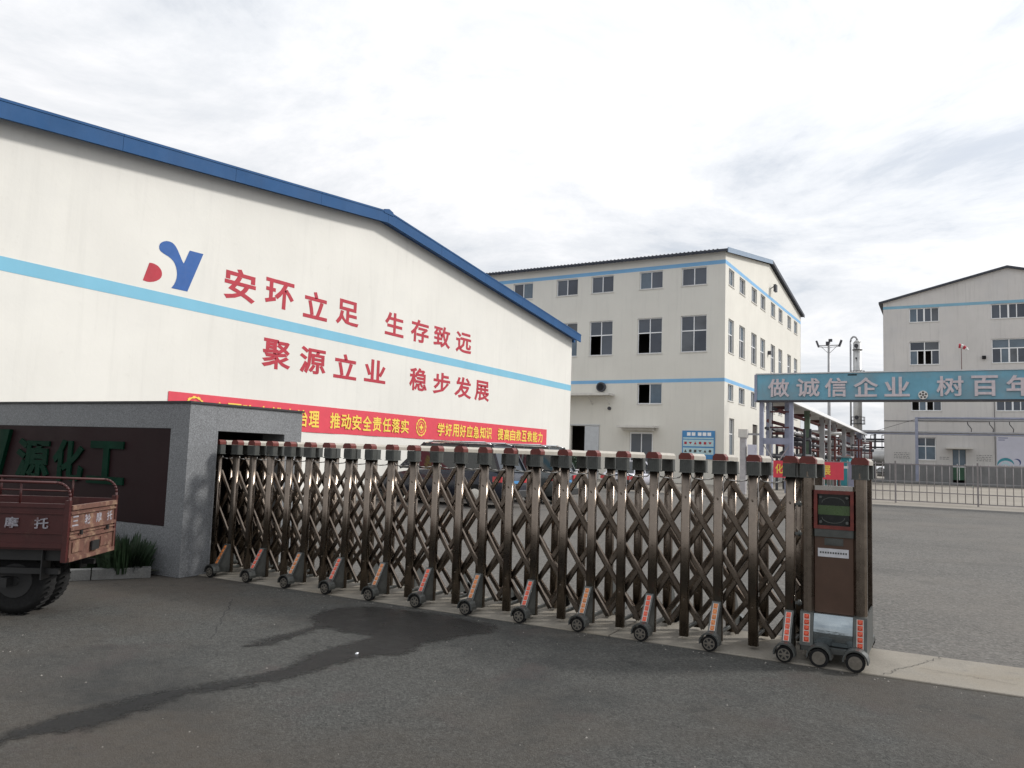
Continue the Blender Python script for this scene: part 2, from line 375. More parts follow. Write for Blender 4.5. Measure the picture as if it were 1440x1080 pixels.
def wet_material():
    m = mt['wet']; t = m.node_tree; ns = t.nodes; ln = t.links.new; b = ns['Principled BSDF']
    at = ns.new('ShaderNodeAttribute'); at.attribute_name = 'edge'
    tc = ns.new('ShaderNodeTexCoord'); acc = at.outputs['Fac']
    for sc, k in ((3., .34), (13., .30), (50., .16)):
        n = ns.new('ShaderNodeTexNoise'); n.inputs['Scale'].default_value = sc; n.inputs['Detail'].default_value = 4; ln(tc.outputs['Object'], n.inputs['Vector'])
        q = ns.new('ShaderNodeMath'); q.operation = 'MULTIPLY_ADD'; ln(n.outputs[0], q.inputs[0]); q.inputs[1].default_value = k; ln(acc, q.inputs[2]); acc = q.outputs[0]
    r = ns.new('ShaderNodeMapRange'); r.interpolation_type = 'SMOOTHSTEP'; ln(acc, r.inputs[0]); r.inputs[1].default_value = .34; r.inputs[2].default_value = .54; r.inputs[3].default_value = 0; r.inputs[4].default_value = .74
    ln(r.outputs[0], b.inputs['Alpha'])
wet_material()
def sdist(x, y, P_):
    d = 1e9; ins = False; n = len(P_)
    for i in range(n):
        ax, ay = P_[i]; bx_, by_ = P_[(i+1) % n]
        if (ay > y) != (by_ > y) and x < (bx_-ax)*(y-ay)/(by_-ay)+ax: ins = not ins
        dx_, dy_ = bx_-ax, by_-ay; k = max(0, min(1, ((x-ax)*dx_+(y-ay)*dy_)/(dx_*dx_+dy_*dy_+1e-12)))
        d = min(d, (x-ax-dx_*k)**2+(y-ay-dy_*k)**2)
    return (1 if ins else -1)*math.sqrt(d)
st_ = .045; nx_, ny_ = int(2.5/st_), int(5.5/st_); b = MB(); ed = []; ox, oy = -5.7, 1.15
for j in range(ny_+1):
    for i in range(nx_+1):
        x_, y_ = ox+i*st_, oy+j*st_; b.v.append((x_, y_, 0.)); ed.append(max(-.5, min(.5, sdist(x_, y_, wet)*1.6)))
for j in range(ny_):
    for i in range(nx_):
        q = [j*(nx_+1)+i, j*(nx_+1)+i+1, (j+1)*(nx_+1)+i+1, (j+1)*(nx_+1)+i]
        if max(ed[k] for k in q) > -.22: b.f.append(tuple(q)); b.m.append(0); b.sm.append(False)
o = b.build('wet_patch', mt['wet']); a_ = o.data.attributes.new('edge', 'FLOAT', 'POINT'); a_.data.foreach_set('value', ed); tag(o, kind='structure')
# litter, loose stone chips, cracks
b = MB()
for i in range(260):
    x_ = random.uniform(-6.5, 2.2); y_ = random.uniform(1.6, 6.6) if random.random() < .6 else random.gauss(6.62, .06); r = random.uniform(.003, .008)
    b.add([(x_+r*math.cos(a)*random.uniform(.7, 1.2), y_+r*math.sin(a)*random.uniform(.7, 1.2), -.004) for a in (0, 1.57, 3.14, 4.71)]+[(x_, y_, -.004+r*.8)], [(0, 1, 4), (1, 2, 4), (2, 3, 4), (3, 0, 4)])
tag(b.build('stone_chips', mt['chips']), 'scatter of small pale stone chips lying on the dark asphalt before the gate', 'stone chips', kind='stuff')
for x_, y_, lb in ((-3.98, 4.9, 'tiny crumpled white paper scrap lying at the edge of the wet stain'),):
    b = MB(); b.add([(0, 0, 0), (.03, .005, .004), (.026, .024, .012), (.004, .02, .002), (.014, .012, .016)], [(0, 1, 4), (1, 2, 4), (2, 3, 4), (3, 0, 4)]); o = b.build('paper_scrap', mt['frame_white']); o.location = (x_, y_, -.003); tag(o, lb, 'litter')
def crack(p0, p1, w_, z, name='crack'):
    b = MB(); n = 26; pts = []
    for i in range(n+1):
        k = i/n; pts.append((p0[0]+(p1[0]-p0[0])*k+random.gauss(0, .012), p0[1]+(p1[1]-p0[1])*k+random.gauss(0, .012)))
    for a, c in zip(pts[:-1], pts[1:]):
        l = math.hypot(c[0]-a[0], c[1]-a[1]); nx1, ny1 = -(c[1]-a[1])/l*w_, (c[0]-a[0])/l*w_
        b.add([(a[0]-nx1, a[1]-ny1, z), (c[0]-nx1, c[1]-ny1, z), (c[0]+nx1, c[1]+ny1, z), (a[0]+nx1, a[1]+ny1, z)], [(0, 1, 2, 3)])
    tag(b.build(name, mt['dark_void']), kind='structure')
crack((-.42, 6.72), (-.05, 7.6), .0022, .0125, 'track_crack'); crack((-.2, 7.1), (.45, 7.0), .0015, .0125, 'track_crack'); crack((-6.4, 5.9), (-5.2, 4.6), .002, -.001, 'road_crack')

# ------------------------------------------------------------------ left warehouse
WX = -16.
wh = thing('warehouse', 'white warehouse with blue roof edge and large red painted slogan behind the gate', 'warehouse', (WX, 0, 0))
P = frame((0, 0, 0), (0, 1, 0), (1, 0, 0))
Y0, Y1, YA = 4.6, 35.2, 19.9
b = MB(); ze = 7.35; za = 8.98
prof = [P(Y0, 0), P(Y1, 0), P(Y1, ze), P(YA, za), P(Y0, ze)]
b.prism(prof, (-44, 0, 0)); b.build('wall', mt['plaster_white'], wh)
b = MB()
for s_, e_ in ((Y0-.25, YA), (Y1+.22, YA)):
    z0_ = ze+.0; 
    pts = [P(s_, ze-.02), P(e_, za-.0), P(e_, za+.10), P(s_, ze+.09)]
    pts = [p+Vector((.295, 0, .01)) for p in pts]
    b.prism(pts, (-44.5, 0, 0))
b.build('roof', mt['roof_blue'], wh)
b = MB()
for s_, e_ in ((Y0-.3, YA), (YA, Y1+.3)):
    n = 5
    for i in range(n):
        a = s_+(e_-s_)*i/n; c = s_+(e_-s_)*(i+1)/n-.008
        def zt(y): return ze-.03+(za-ze+.02)*(1-abs(y-YA)/(YA-Y0))
        pts = [P(a, zt(a)-.02), P(c, zt(c)-.02), P(c, zt(c)+.35), P(a, zt(a)+.35)]
        pts = [p+Vector((.30, 0, -.05)) for p in pts]; b.prism(pts, (.05, 0, 0))
        # rolled top edge and drip edge
        b.prism([p+Vector((.0, 0, .33)) for p in (pts[0], pts[1])]+[pts[2]+Vector((0, 0, .012)), pts[3]+Vector((0, 0, .012))], (.062, 0, 0))
b.build('fascia', mt['fascia_blue'], wh)
b = MB(); b.prism([p+Vector((.305, 0, -.05)) for p in (P(YA-.25, za+.24), P(YA+.25, za+.24), P(YA+.22, za+.36), P(YA, za+.42), P(YA-.22, za+.36))], (.06, 0, 0)); b.build('ridge_cap', mt['fascia_blue'], wh)
b = MB(); b.box(.0, -44, Y1+.2, Y1+.38, ze-.12, ze+.08); b.build('gutter', mt['fascia_blue'], wh)
b = MB(); fbox(b, P, Y0, Y1, 4.79, 5.07, .0, .004); fbox(b, P, Y0, Y0+.001, 4.79, 5.07, 0, .004); b.build('painted_stripe', mt['stripe_light'], wh)
blue = [(11.88, 6.042), (11.863, 6.168), (11.944, 6.262), (12.088, 6.317), (12.234, 6.303), (12.341, 6.214), (12.432, 6.081), (12.518, 5.94), (12.571, 5.882), (12.712, 6.237), (13.118, 6.248), (12.728, 5.23), (12.272, 5.224), (12.367, 5.358), (12.411, 5.54), (12.384, 5.706), (12.304, 5.86), (12.166, 5.942), (12.0, 5.987)]
red = [(11.645, 5.689), (11.51, 5.25), (11.653, 5.236), (11.836, 5.286), (11.973, 5.388), (12.003, 5.496), (11.969, 5.596), (11.866, 5.674), (11.738, 5.7)]
def smoothp(p, keep=()):
    q = []
    for i in range(len(p)):
        a, c, d = p[i-1], p[i], p[(i+1) % len(p)]
        if i in keep: q.append(c); continue
        q.append((c[0]*.75+a[0]*.25, c[1]*.75+a[1]*.25)); q.append((c[0]*.75+d[0]*.25, c[1]*.75+d[1]*.25))
    return q
for poly, m, kp in ((smoothp(blue, (8, 9, 10, 11, 12)), 'blue_paint', 0), (smoothp(red, (0, 1)), 'red_paint', 0)):
    b = MB(); tri = tessellate_polygon([[Vector((a, c, 0)) for a, c in poly]])
    b.v = [tuple(P(a, c, .0045)) for a, c in poly]
    for t in tri: b.f.append(tuple(t)); b.m.append(0); b.sm.append(False)
    o = b.build('painted_logo', mt[m], wh); o['label'] = 'blue Y shaped part of the painted emblem' if m == 'blue_paint' else 'red rounded part of the painted emblem'
row1 = [('安', 13.82, 14.86, 5.30, 6.13), ('环', 15.2, 16.27, 5.36, 6.14), ('立', 16.66, 17.66, 5.30, 6.10), ('足', 18.05, 19.1, 5.34, 6.12), ('生', 20.42, 21.45, 5.37, 6.14), ('存', 21.86, 22.93, 5.36, 6.15), ('致', 23.25, 24.33, 5.37, 6.15), ('远', 24.72, 25.83, 5.36, 6.15)]
row2 = [('聚', 15.22, 16.28, 3.68, 4.49), ('源', 16.63, 17.72, 3.70, 4.47), ('立', 18.07, 19.12, 3.70, 4.46), ('业', 19.5, 20.58, 3.73, 4.46), ('稳', 21.9, 22.95, 3.67, 4.47), ('步', 23.33, 24.44, 3.67, 4.46), ('发', 24.75, 25.95, 3.65, 4.45), ('展', 26.2, 27.32, 3.64, 4.45)]
for c, a, e_, z0_, z1_ in row1+row2: char(c, 'painted_character', wh, mt['red_paint'], P, a, e_, z0_, z1_, .0, .006, off=.024)

bn = thing('banner', 'long red cloth banner with yellow lettering stretched low along the warehouse wall', 'banner', (WX, 12.4, 2.02))
PB = frame((0, 0, 0), (0, 1, 0), (1, 0, 0))
b = MB(); n = 60; W_ = 20.25
for i in range(n):
    a = W_*i/n; c = W_*(i+1)/n
    ra = .014+.008*math.sin(i*.9)+.004*math.sin(i*2.3); rc = .014+.008*math.sin((i+1)*.9)+.004*math.sin((i+1)*2.3)
    sg = .0
    b.hexa([PB(a, 0, ra-.004), PB(c, 0, rc-.004), PB(c, 0, rc), PB(a, 0, ra), PB(a, .77, ra-.004), PB(c, .77, rc-.004), PB(c, .77, rc), PB(a, .77, ra)])
b.build('cloth', mt['banner_red'], bn)
def bt(s, y0, y1):
    wd = (y1-y0)/len(s)
    for i, c in enumerate(s): char(c, 'printed_character', bn, mt['yellow'], PB, y0-12.4+wd*i+wd*.06, y0-12.4+wd*(i+1)-wd*.06, .15, .62, .027, .031, off=.02)
bt('全面隐患排查治理', 13.65, 17.57); bt('推动安全责任落实', 17.98, 21.98); bt('学好用好应急知识', 23.68, 27.62); bt('提高自救互救能力', 28.06, 32.22)
for yc in (13.15, 22.68):
    b = MB(); cy0 = yc-12.4; zc = .40
    for r0_, r1_ in ((.25, .31), (.17, .19)):
        for i in range(24):
            if r0_ == .25 and i % 2: rr0, rr1 = r0_+.01, r1_-.02
            else: rr0, rr1 = r0_, r1_
            t0 = 2*math.pi*i/24; t1 = 2*math.pi*(i+1)/24
            q = [PB(cy0+math.cos(t)*r, zc+math.sin(t)*r*1.02, .028) for t, r in ((t0, rr0), (t0, rr1), (t1, rr1), (t1, rr0))]
            b.prism(q, (.004, 0, 0))
    fbox(b, PB, cy0-.035, cy0+.035, zc-.11, zc+.11, .028, .032); fbox(b, PB, cy0-.11, cy0-.035, zc-.035, zc+.035, .028, .032); fbox(b, PB, cy0+.035, cy0+.11, zc-.035, zc+.035, .028, .032)
    b.build('printed_emblem', mt['yellow'], bn)

# ------------------------------------------------------------------ middle building
mb = thing('factory_building', 'cream factory building with blue stripes and a bright gable side, beyond the warehouse', 'building', (-13.32, 55, 0), math.radians(-2))
PF = frame((0, 0, 0), (1, 0, 0), (0, -1, 0)); PG = frame((0, 0, 0), (0, 1, 0), (1, 0, 0))
fw = []
up5 = [(-17.3, -15.5), (-13.35, -11.5), (-10.33, -8.5), (-6.4, -4.6), (-3.17, -1.33), (-21.3, -19.5), (-25.3, -23.5)]
for a, c in up5: fw.append((a, c, 14.15, 15.45, 2, None, ()))
for i, (a, c) in enumerate([(-13.35, -11.45), (-10.4, -8.5), (-6.5, -4.6), (-3.2, -1.3)]):
    fw.append((a, c, 9.33, 11.96, 2, 10.87, ((0, 0),) if i in (1, 2) else ()))
fw.append((-6.42, -4.55, 5.63, 7.12, 2, None, ((0, 0),)))
doors = [(-11.75, -10.55, 0., 3.98), (-6.96, -5.16, 0., 3.57)]
wall('wall', PF, -30, 0, 0, 16.45, [h[:4] for h in fw]+doors, mt['plaster_mid'], mb)
for h in fw: window(PF, *h[:4], mb, mt['frame_white'], mt['glass'], cols=h[4], split=h[5], opens=h[6])
gy = [(.87, 2.3), (3.8, 5.45), (7.4, 9.1), (10.35, 12.0), (14.03, 15.66), (17.0, 18.6), (20.75, 22.4), (23.75, 25.35)]
gw = [(a, c, 14.2, 15.4, 2, None, ()) for a, c in gy]+[(a, c, 9.35, 11.77, 2, 10.7, ()) for a, c in gy]+[(a, c, 5.93, 7.1, 2, None, ()) for a, c in gy]
gd = [(1.3, 2.6, .9, 4.7), (7.95, 9.5, 0, 4.6)]
wall('wall', PG, 0, 27, 0, 16.35, [h[:4] for h in gw]+gd, mt['plaster_mid'], mb, top=[(0, 16.35), (27, 16.35), (13.4, 18.5)])
for h in gw: window(PG, *h[:4], mb, mt['frame_white'], mt['glass'], cols=h[4], split=h[5], opens=h[6], fw=.05)
window(PG, 1.3, 2.6, .9, 4.7, mb, mt['frame_white'], mt['glass'], 2, 3.6)
b = MB(); b.box(-30, -29.8, 0, 27, 0, 16.3); b.box(-30, 0, 26.9, 27, 0, 16.3); b.build('wall', mt['plaster_mid'], mb)
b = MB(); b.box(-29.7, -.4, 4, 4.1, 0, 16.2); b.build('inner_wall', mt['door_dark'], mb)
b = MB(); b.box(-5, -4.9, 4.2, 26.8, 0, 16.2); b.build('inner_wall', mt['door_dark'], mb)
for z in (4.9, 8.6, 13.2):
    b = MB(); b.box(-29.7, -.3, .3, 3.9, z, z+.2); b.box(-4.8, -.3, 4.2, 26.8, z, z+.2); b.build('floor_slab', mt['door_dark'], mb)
b = MB()
for s_ in ((-.45, 13.4), (27.45, 13.4)):
    sl = (18.6-16.33)/13.4
    pts = [(.25, s_[0], 16.33-.45*sl+.06), (.25, s_[1], 18.6+.06), (.25, s_[1], 18.6+.2), (.25, s_[0], 16.33-.45*sl+.22)]
    b.prism(pts, (-30.6, 0, 0))
b.build('roof', mt['roof_dark'], mb)
b = MB()
for i in range(100): b.box(-30.2+i*.3, -30.2+i*.3+.12, -.52, -.47, 16.25, 16.5)
tag(b.build('corrugated_edge', mt['roof_dark'], mb), kind='stuff')
b = MB(); sl = (18.6-16.33)/13.4
b.prism([(.26, -.45, 16.20), (.26, 13.4, 18.5), (.26, 13.4, 18.84), (.26, -.45, 16.56)], (.05, 0, 0)); b.build('fascia', mt['fascia_slate'], mb)
b = MB(); b.prism([(.26, 13.405, 18.55), (.26, 27.45, 16.25), (.26, 27.45, 16.53), (.26, 13.405, 18.83)], (.05, 0, 0)); b.build('fascia', mt['roof_dark'], mb)
b = MB(); fbox(b, PF, -30, 0, 15.52, 15.8, 0, .006); fbox(b, PF, -30, 0, 7.17, 7.42, 0, .006); fbox(b, PG, -.006, 27, 15.52, 15.8, 0, .006); fbox(b, PG, -.006, 27, 7.17, 7.42, 0, .006); b.build('painted_stripe', mt['stripe_blue'], mb)
b = MB(); fbox(b, PF, -18, -8.2, 6.22, 6.38, 0, 1.1)
for u in (-16, -14, -12, -10, -8.6): b.bar(PF(u, 5.6, .02), PF(u, 6.2, .9), .06, .06, up=(1, 0, 0))
b.build('canopy', mt['sill'], mb)
b = MB(); fbox(b, PF, -7.6, -4.75, 3.85, 4.0, 0, 1.0); fbox(b, PF, -7.35, -5.0, 3.66, 3.85, 0, .5); b.build('canopy', mt['sill'], mb)
b = MB(); b.cyl(PF(-9.27, 6.9, 0), PF(-9.27, 6.9, .25), .36, n=20); b.build('vent', mt['dark_pipe'], mb)
b = MB(); b.cyl(PF(-9.27, 6.9, .25), PF(-9.27, 6.9, .255), .27, n=20); b.build('vent_blades', mt['dark_void'], mb)
b = MB(); b.cyl(PF(-8.6, 5.3, 0), PF(-8.6, 5.3, .12), .13, n=12); b.build('vent', mt['dark_pipe'], mb)
dr = MB(); fbox(dr, PF, -10.55, -9.4, 0.02, 3.95, .02, .09); fbox(dr, PF, -11.8, -9.35, 4.0, 4.08, .02, .1); d_ = dr.build('door', mt['door_grey'], mb)
b = MB(); fbox(b, PF, -9.6, -9.5, 1.7, 1.95, .09, .14); b.build('handle', mt['dark_pipe'], d_)
dr = MB()
for q in ((-6.96, -6.86, 0, 3.57), (-5.26, -5.16, 0, 3.57), (-6.86, -5.26, 3.45, 3.57), (-6.09, -6.03, 0, 3.45)): fbox(dr, PF, *q, -.14, -.08)
d_ = dr.build('door', mt['frame_white'], mb)
for q in ((-6.86, -6.09), (-6.03, -5.26)):
    b = MB(); fbox(b, PF, *q, 0, 3.45, -.12, -.11); b.build('pane', mt['glass'], d_)
dr = MB(); fbox(dr, PG, 7.95, 9.5, 0, 4.6, -.2, -.12); dr.build('door', mt['door_dark'], mb)
b = MB(); b.bar(PG(13.9, 16.5, 0), PG(13.9, 16.7, .3), .06, .06, up=(0, 1, 0)); fbox(b, PG, 13.6, 14.2, 16.2, 16.8, .3, .5); b.build('floodlight', mt['dark_pipe'], mb)
b = MB(); fbox(b, PG, 12.9, 13.2, 10.7, 11.0, 0, .25); b.build('floodlight', mt['dark_pipe'], mb)

bd = thing('notice_board', 'blue notice board with two rows of small safety icons on the factory front wall', 'notice board', (-13.32, 55, 0), math.radians(-2))
b = MB(); fbox(b, PF, -2.95, -.62, 1.75, 3.72, .01, .07); b.build('board', mt['board_blue'], bd)
for z0_, z1_ in ((3.0, 3.22), (2.45, 2.93), (1.95, 2.4)):
    pass
b = MB(); fbox(b, PF, -2.88, -.7, 3.14, 3.24, .07, .074); b.build('printed_line', mt['board_pale'], bd)
for z0_ in (2.62, 2.06):
    b = MB(); fbox(b, PF, -2.88, -.7, z0_, z0_+.46, .07, .074); b.build('printed_panel', mt['board_pale'], bd)
    for i in range(6):
        u = -2.7+i*.35; b = MB(); k = (i+int(z0_*10)) % 4
        if k == 0: b.prism([PF(u-.1, z0_+.14, .075), PF(u+.1, z0_+.14, .075), PF(u, z0_+.34, .075)], (0, -.004, 0))
        elif k == 1: b.cyl(PF(u, z0_+.24, .075), PF(u, z0_+.24, .079), .1, n=12)
        elif k == 2: fbox(b, PF, u-.09, u+.09, z0_+.14, z0_+.32, .075, .079)
        else: b.prism([PF(u-.12, z0_+.3, .075), PF(u, z0_+.14, .075), PF(u+.12, z0_+.3, .075)], (0, -.004, 0))
        b.build('printed_icon', mt[('door_dark', 'teal', 'red_paint', 'navy')[(i*3+k) % 4]], bd)
for i in range(5): b = MB(); fbox(b, PF, -2.6+i*.34+(.1 if i > 1 else 0), -2.6+i*.34+.26+(.1 if i > 1 else 0), 3.36, 3.6, .07, .074); b.build('printed_mark', mt['frame_white'], bd)

# ------------------------------------------------------------------ right building
K = 100/68.
def kz(z): return 1.55+(z-1.55)*K
rb = thing('gabled_building', 'grey cream gabled building with wide windows at the right edge', 'building', (0, 100, 0))
PR = frame((0, 0, 0), (1, 0, 0), (0, -1, 0))
xl = -4.08*K; xa = 4.28*K; xr = 2*xa-xl; zev = kz(14.5); zap = kz(16.65)
hs = []
def H(a, c, z0_, z1_, **k): hs.append(((a*K, c*K, kz(z0_), kz(z1_)), k))
for dx in (0, 5.45, 10.9):
    wdx = 2.05 if dx == 0 else 2.2
    H(-2.24+dx, -2.24+dx+wdx, 12.87, 13.98, cols=4, wide=(2,))
    H(-2.24+dx, -2.24+dx+wdx, 9.55, 11.36, cols=4, cols_top=2, split=kz(10.66), opens=((0, 1), (0, 2)) if dx == 0 else (), wide=(2,))
    H(-2.16+dx+(.12 if dx else 0), -2.16+dx+wdx, 6.0, 7.2, cols=4, wide=(2,), opens=((0, 0), (0, 2)) if dx == 0 else ())
H(-1.92, -.54, 2.26, 3.98, cols=2, split=kz(3.31))
H(4.75, 6.1, 2.1, 3.9, cols=2, split=kz(3.2))
hl = [h[0] for h in hs]; hd = (.56*K, 1.41*K, 0, kz(3.1))
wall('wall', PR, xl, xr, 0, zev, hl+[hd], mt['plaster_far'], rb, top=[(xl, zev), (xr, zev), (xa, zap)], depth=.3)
for h, k in hs: window(PR, *h, rb, mt['frame_white'], mt['glass'], fw=.09, d=-.16, **k)
b = MB(); b.box(xl, xl+.01, 0, 40, 0, zev); b.box(xr-.01, xr, 0, 40, 0, zev); b.box(xl, xr, 39.9, 40, 0, zev); b.build('wall', mt['plaster_far'], rb)
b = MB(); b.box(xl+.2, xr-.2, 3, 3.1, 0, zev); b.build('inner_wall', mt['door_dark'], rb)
b = MB()
for a, c in ((xl-.45, xa), (xr+.45, xa)):
    sl = (zap-zev)/(xa-xl)
    b.prism([(a, -.35, zev-.45*sl), (c, -.35, zap), (c, -.35, zap+.22), (a, -.35, zev-.45*sl+.22)], (0, 40.7, 0))
b.build('roof', mt['roof_dark'], rb)
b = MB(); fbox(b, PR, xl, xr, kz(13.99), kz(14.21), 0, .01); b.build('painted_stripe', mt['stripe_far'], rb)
b = MB(); fbox(b, PR, xl-.02, .56*K, 0, kz(1.93), 0, .06); fbox(b, PR, 1.41*K, xr, 0, kz(1.93), 0, .06); b.build('plinth', mt['plinth'], rb)
b = MB(); fbox(b, PR, .13*K, 1.86*K, kz(3.14), kz(3.26), 0, 1.3); b.build('canopy', mt['sill'], rb)
dr = MB(); fbox(dr, PR, .56*K, 1.41*K, .5, 1.9, -.2, -.12); d_ = dr.build('door', mt['green_dull'], rb)
b = MB(); fbox(b, PR, .58*K, 1.39*K, 1.95, kz(3.08), -.2, -.14); b.build('pane', mt['glass_curtain'], d_)
b = MB(); fbox(b, PR, .56*K, 1.41*K, 1.9, 1.98, -.16, -.1); fbox(b, PR, .96*K, 1.0*K, .5, kz(3.08), -.15, -.1); b.build('door_frame', mt['frame_white'], d_)
b = MB(); fbox(b, PR, 2.58*K, 2.83*K, kz(9.87), kz(10.1), 0, .3); b.build('vent', mt['dark_void'], rb)
# thin conduits and small plates on the wall
b = MB(); fbox(b, PR, 3.28*K, 3.31*K, kz(2), kz(7.2), .0, .06); fbox(b, PR, xl, 2.9*K, kz(5.2), kz(5.24), 0, .05); b.build('conduit', mt['dark_pipe'], rb)
for (a, c, z0_, z1_) in ((-3.4, -2.3, 2.35, 2.9), (-.3, .35, 2.35, 2.65), (2.1, 3.1, 2.3, 2.9)):
    b = MB()
    for r in range(4 if c-a > .9 else 2):
        z = z0_+.13*r; u = a
        while u < c: l = random.uniform(.06, .2); fbox(b, PR, u*K, min(c, u+l)*K, kz(z), kz(z+.045), 0, .01); u += l+.06
    b.build('painted_notice', mt['plinth'], rb)
po = thing('wall_poster', 'large pale poster with a teal and navy swoosh on the right building beside the door', 'poster', (0, 100, 0))
b = MB(); fbox(b, PR, 3.38*K, 5.2*K, kz(2.0), kz(4.12), .02, .06); b.build('board', mt['poster'], po)
def arc(m, cx0, cz0, r0_, r1_, t0, t1, d_=.062, nn=14, sx=1.):
    b = MB()
    for i in range(nn):
        a = t0+(t1-t0)*i/nn; c = t0+(t1-t0)*(i+1)/nn; k = math.sin(math.pi*i/nn); k2 = math.sin(math.pi*(i+1)/nn)
        q = [PR(cx0+math.cos(t)*r*sx, cz0+math.sin(t)*r, d_) for t, r in ((a, r0_), (a, r0_+(r1_-r0_)*k), (c, r0_+(r1_-r0_)*k2), (c, r0_))]
        b.prism(q, (0, -.004, 0))
    b.build('printed_swoosh', mt[m], po)
arc('teal', 3.95*K, kz(1.85), .78, 1.08, math.radians(165), math.radians(25), sx=1.05); arc('navy', 4.5*K, kz(2.2), .42, .58, math.radians(100), math.radians(-30)); arc('board_pale', 3.9*K, kz(1.9), .35, .6, math.radians(160), math.radians(10))
for z, l in ((4.0, .6), (3.85, .4)): b = MB(); fbox(b, PR, 3.5*K, (3.5+l)*K, kz(z), kz(z)+.07, .06, .064); b.build('printed_line', mt['navy'], po)

# ------------------------------------------------------------------ pipe bridge in front of right building
pb = thing('pipe_bridge', 'lilac steel pipe bridge with two long horizontal pipes before the right building', 'pipe bridge', (0, 97, 0))
b = MB(); b.box(-2.75, -2.45, -.15, .15, 0, 7.2); b.build('post', mt['lilac_steel'], pb)
b = MB(); b.box(12.75, 13.05, -.15, .15, 0, 7.2); b.build('post', mt['lilac_steel'], pb)
for z, r in ((7.1, .12), (6.85, .09), (5.55, .12), (5.35, .07)):
    b = MB(); b.cyl((-2.6 if z > 6 else -14, 0, z), (26, 0, z), r, n=8); b.build('pipe', mt['lilac_steel'] if z > 7 or z < 5.4 else mt['grey_steel'], pb)
for x0_ in (2.2, 4.2, 6.0):
    b = MB(); b.tube([(x0_, 0, 6.85), (x0_+.05, .2, 6.5), (x0_+.4, .4, 6.0), (x0_+.35, .5, 5.5)], .04); b.build('hose', mt['dark_pipe'], pb)
b = MB(); b.bar((-8, 0, 5.2), (-2.6, 0, 7.0), .04, .04); b.build('brace', mt['dark_pipe'], pb)

# low hedge / kerb in front of right building
b = MB(); b.bev(-7, 24, 93.6, 94.2, -.01, .28, .05, axis='x'); tag(b.build('kerb', mt['plinth']), kind='structure')

# ------------------------------------------------------------------ arch sign (y = 41)
ar = thing('arch_sign', 'faded blue overhead sign with raised pale characters spanning the inner entrance', 'sign', (0, 41, 0))
PA = frame((0, 0, 0), (1, 0, 0), (0, -1, 0)); KA = 41/34.
b = MB(); b.box(-8.22, 9.4, -.28, .28, 4.74, 6.02); b.build('sign_box', mt['arch_blue'], ar)
b = MB(); b.box(-8.3, 9.45, -.32, .32, 6.025, 6.08); b.build('top_edge', mt['arch_edge'], ar)
b = MB(); b.box(-8.25, 9.42, -.3, .3, 4.66, 4.738); b.build('bottom_edge', mt['dark_pipe'], ar)
b = MB(); b.box(-8.36, -8.225, -.3, .3, 4.66, 6.02); b.build('end_cap', mt['lilac_steel'], ar)
def az(z): return 1.55+(z-1.55)*KA
for c, a, e_ in (('做', -6.38, -5.53), ('诚', -5.25, -4.36), ('信', -4.17, -3.34), ('企', -3.1, -2.22), ('业', -2.0, -1.12), ('树', -.22, .67), ('百', .92, 1.77), ('年', 2.02, 2.92)):
    char(c, 'raised_character', ar, mt['arch_char'], PA, a*KA, e_*KA, az(4.31), az(5.07), .28, .34, off=.02)
b = MB(); b.cyl((-.67*KA, -.29, az(4.36)), (-.67*KA, -.36, az(4.36)), .2, n=20); b.build('emblem', mt['white_paint'], ar)
b = MB()
for i in range(5):
    t = math.radians(90+72*i); cx0 = -.67*KA+math.cos(t)*.12; cz0 = az(4.36)+math.sin(t)*.12; b.cyl((cx0, -.36, cz0), (cx0, -.364, cz0), .05, n=6)
b.cyl((-.67*KA, -.36, az(4.36)), (-.67*KA, -.364, az(4.36)), .055, n=5); b.build('emblem_mark', mt['door_dark'], ar)
b = MB(); b.box(-4.0, -3.6, -.29, -.27, 5.9, 5.96); b.build('clip', mt['dark_void'], ar)
for x_ in (-8.05, -6.62, 8.0, 9.2):
    b = MB(); b.box(x_-.09, x_+.09, -.12, .12, 0, 4.66); b.build('post', mt['lilac_steel'], ar)
b = MB(); b.box(-7.96, -6.71, -.08, .08, 2.55, 2.85); b.build('crossbar', mt['lilac_steel'], ar)
for s_ in ((-7.96, 2.5, -7.3, 1.5), (-6.71, 2.5, -7.35, 1.5), (-7.3, 1.5, -7.96, .5), (-7.35, 1.5, -6.71, .5)):
    b = MB(); b.bar((s_[0], 0, s_[1]), (s_[2], 0, s_[3]), .05, .05); b.build('brace', mt['grey_steel'], ar)
for x_ in (-7.85, -6.75):
    b = MB(); b.box(x_-.05, x_+.05, 1.1, 1.2, 0, 4.9); b.build('rear_post', mt['grey_steel'], ar)
for z in (4.2, 3.4): b = MB(); b.box(-7.85, -6.75, 1.1, 1.16, z, z+.08); b.build('rear_rail', mt['rust_steel'], ar)

pl = thing('gate_pillar', 'weathered concrete pillar with a square cap left of the arch sign posts', 'pillar', (-8.95, 41, 0))
b = MB(); b.bev(-.15, .15, -.15, .15, 0, 2.85, .03); b.build('shaft', mt['pot'], pl)
b = MB(); b.bev(-.22, .24, -.22, .22, 2.85, 3.27, .04); b.build('cap', mt['sill'], pl)
b = MB(); b.box(.24, .8, -.04, .04, 2.98, 3.08); b.build('arm', mt['grey_steel'], pl)
b = MB(); b.box(.25, .62, -.2, .2, 1.2, 2.5); b.build('control_box', mt['poster'], pl)

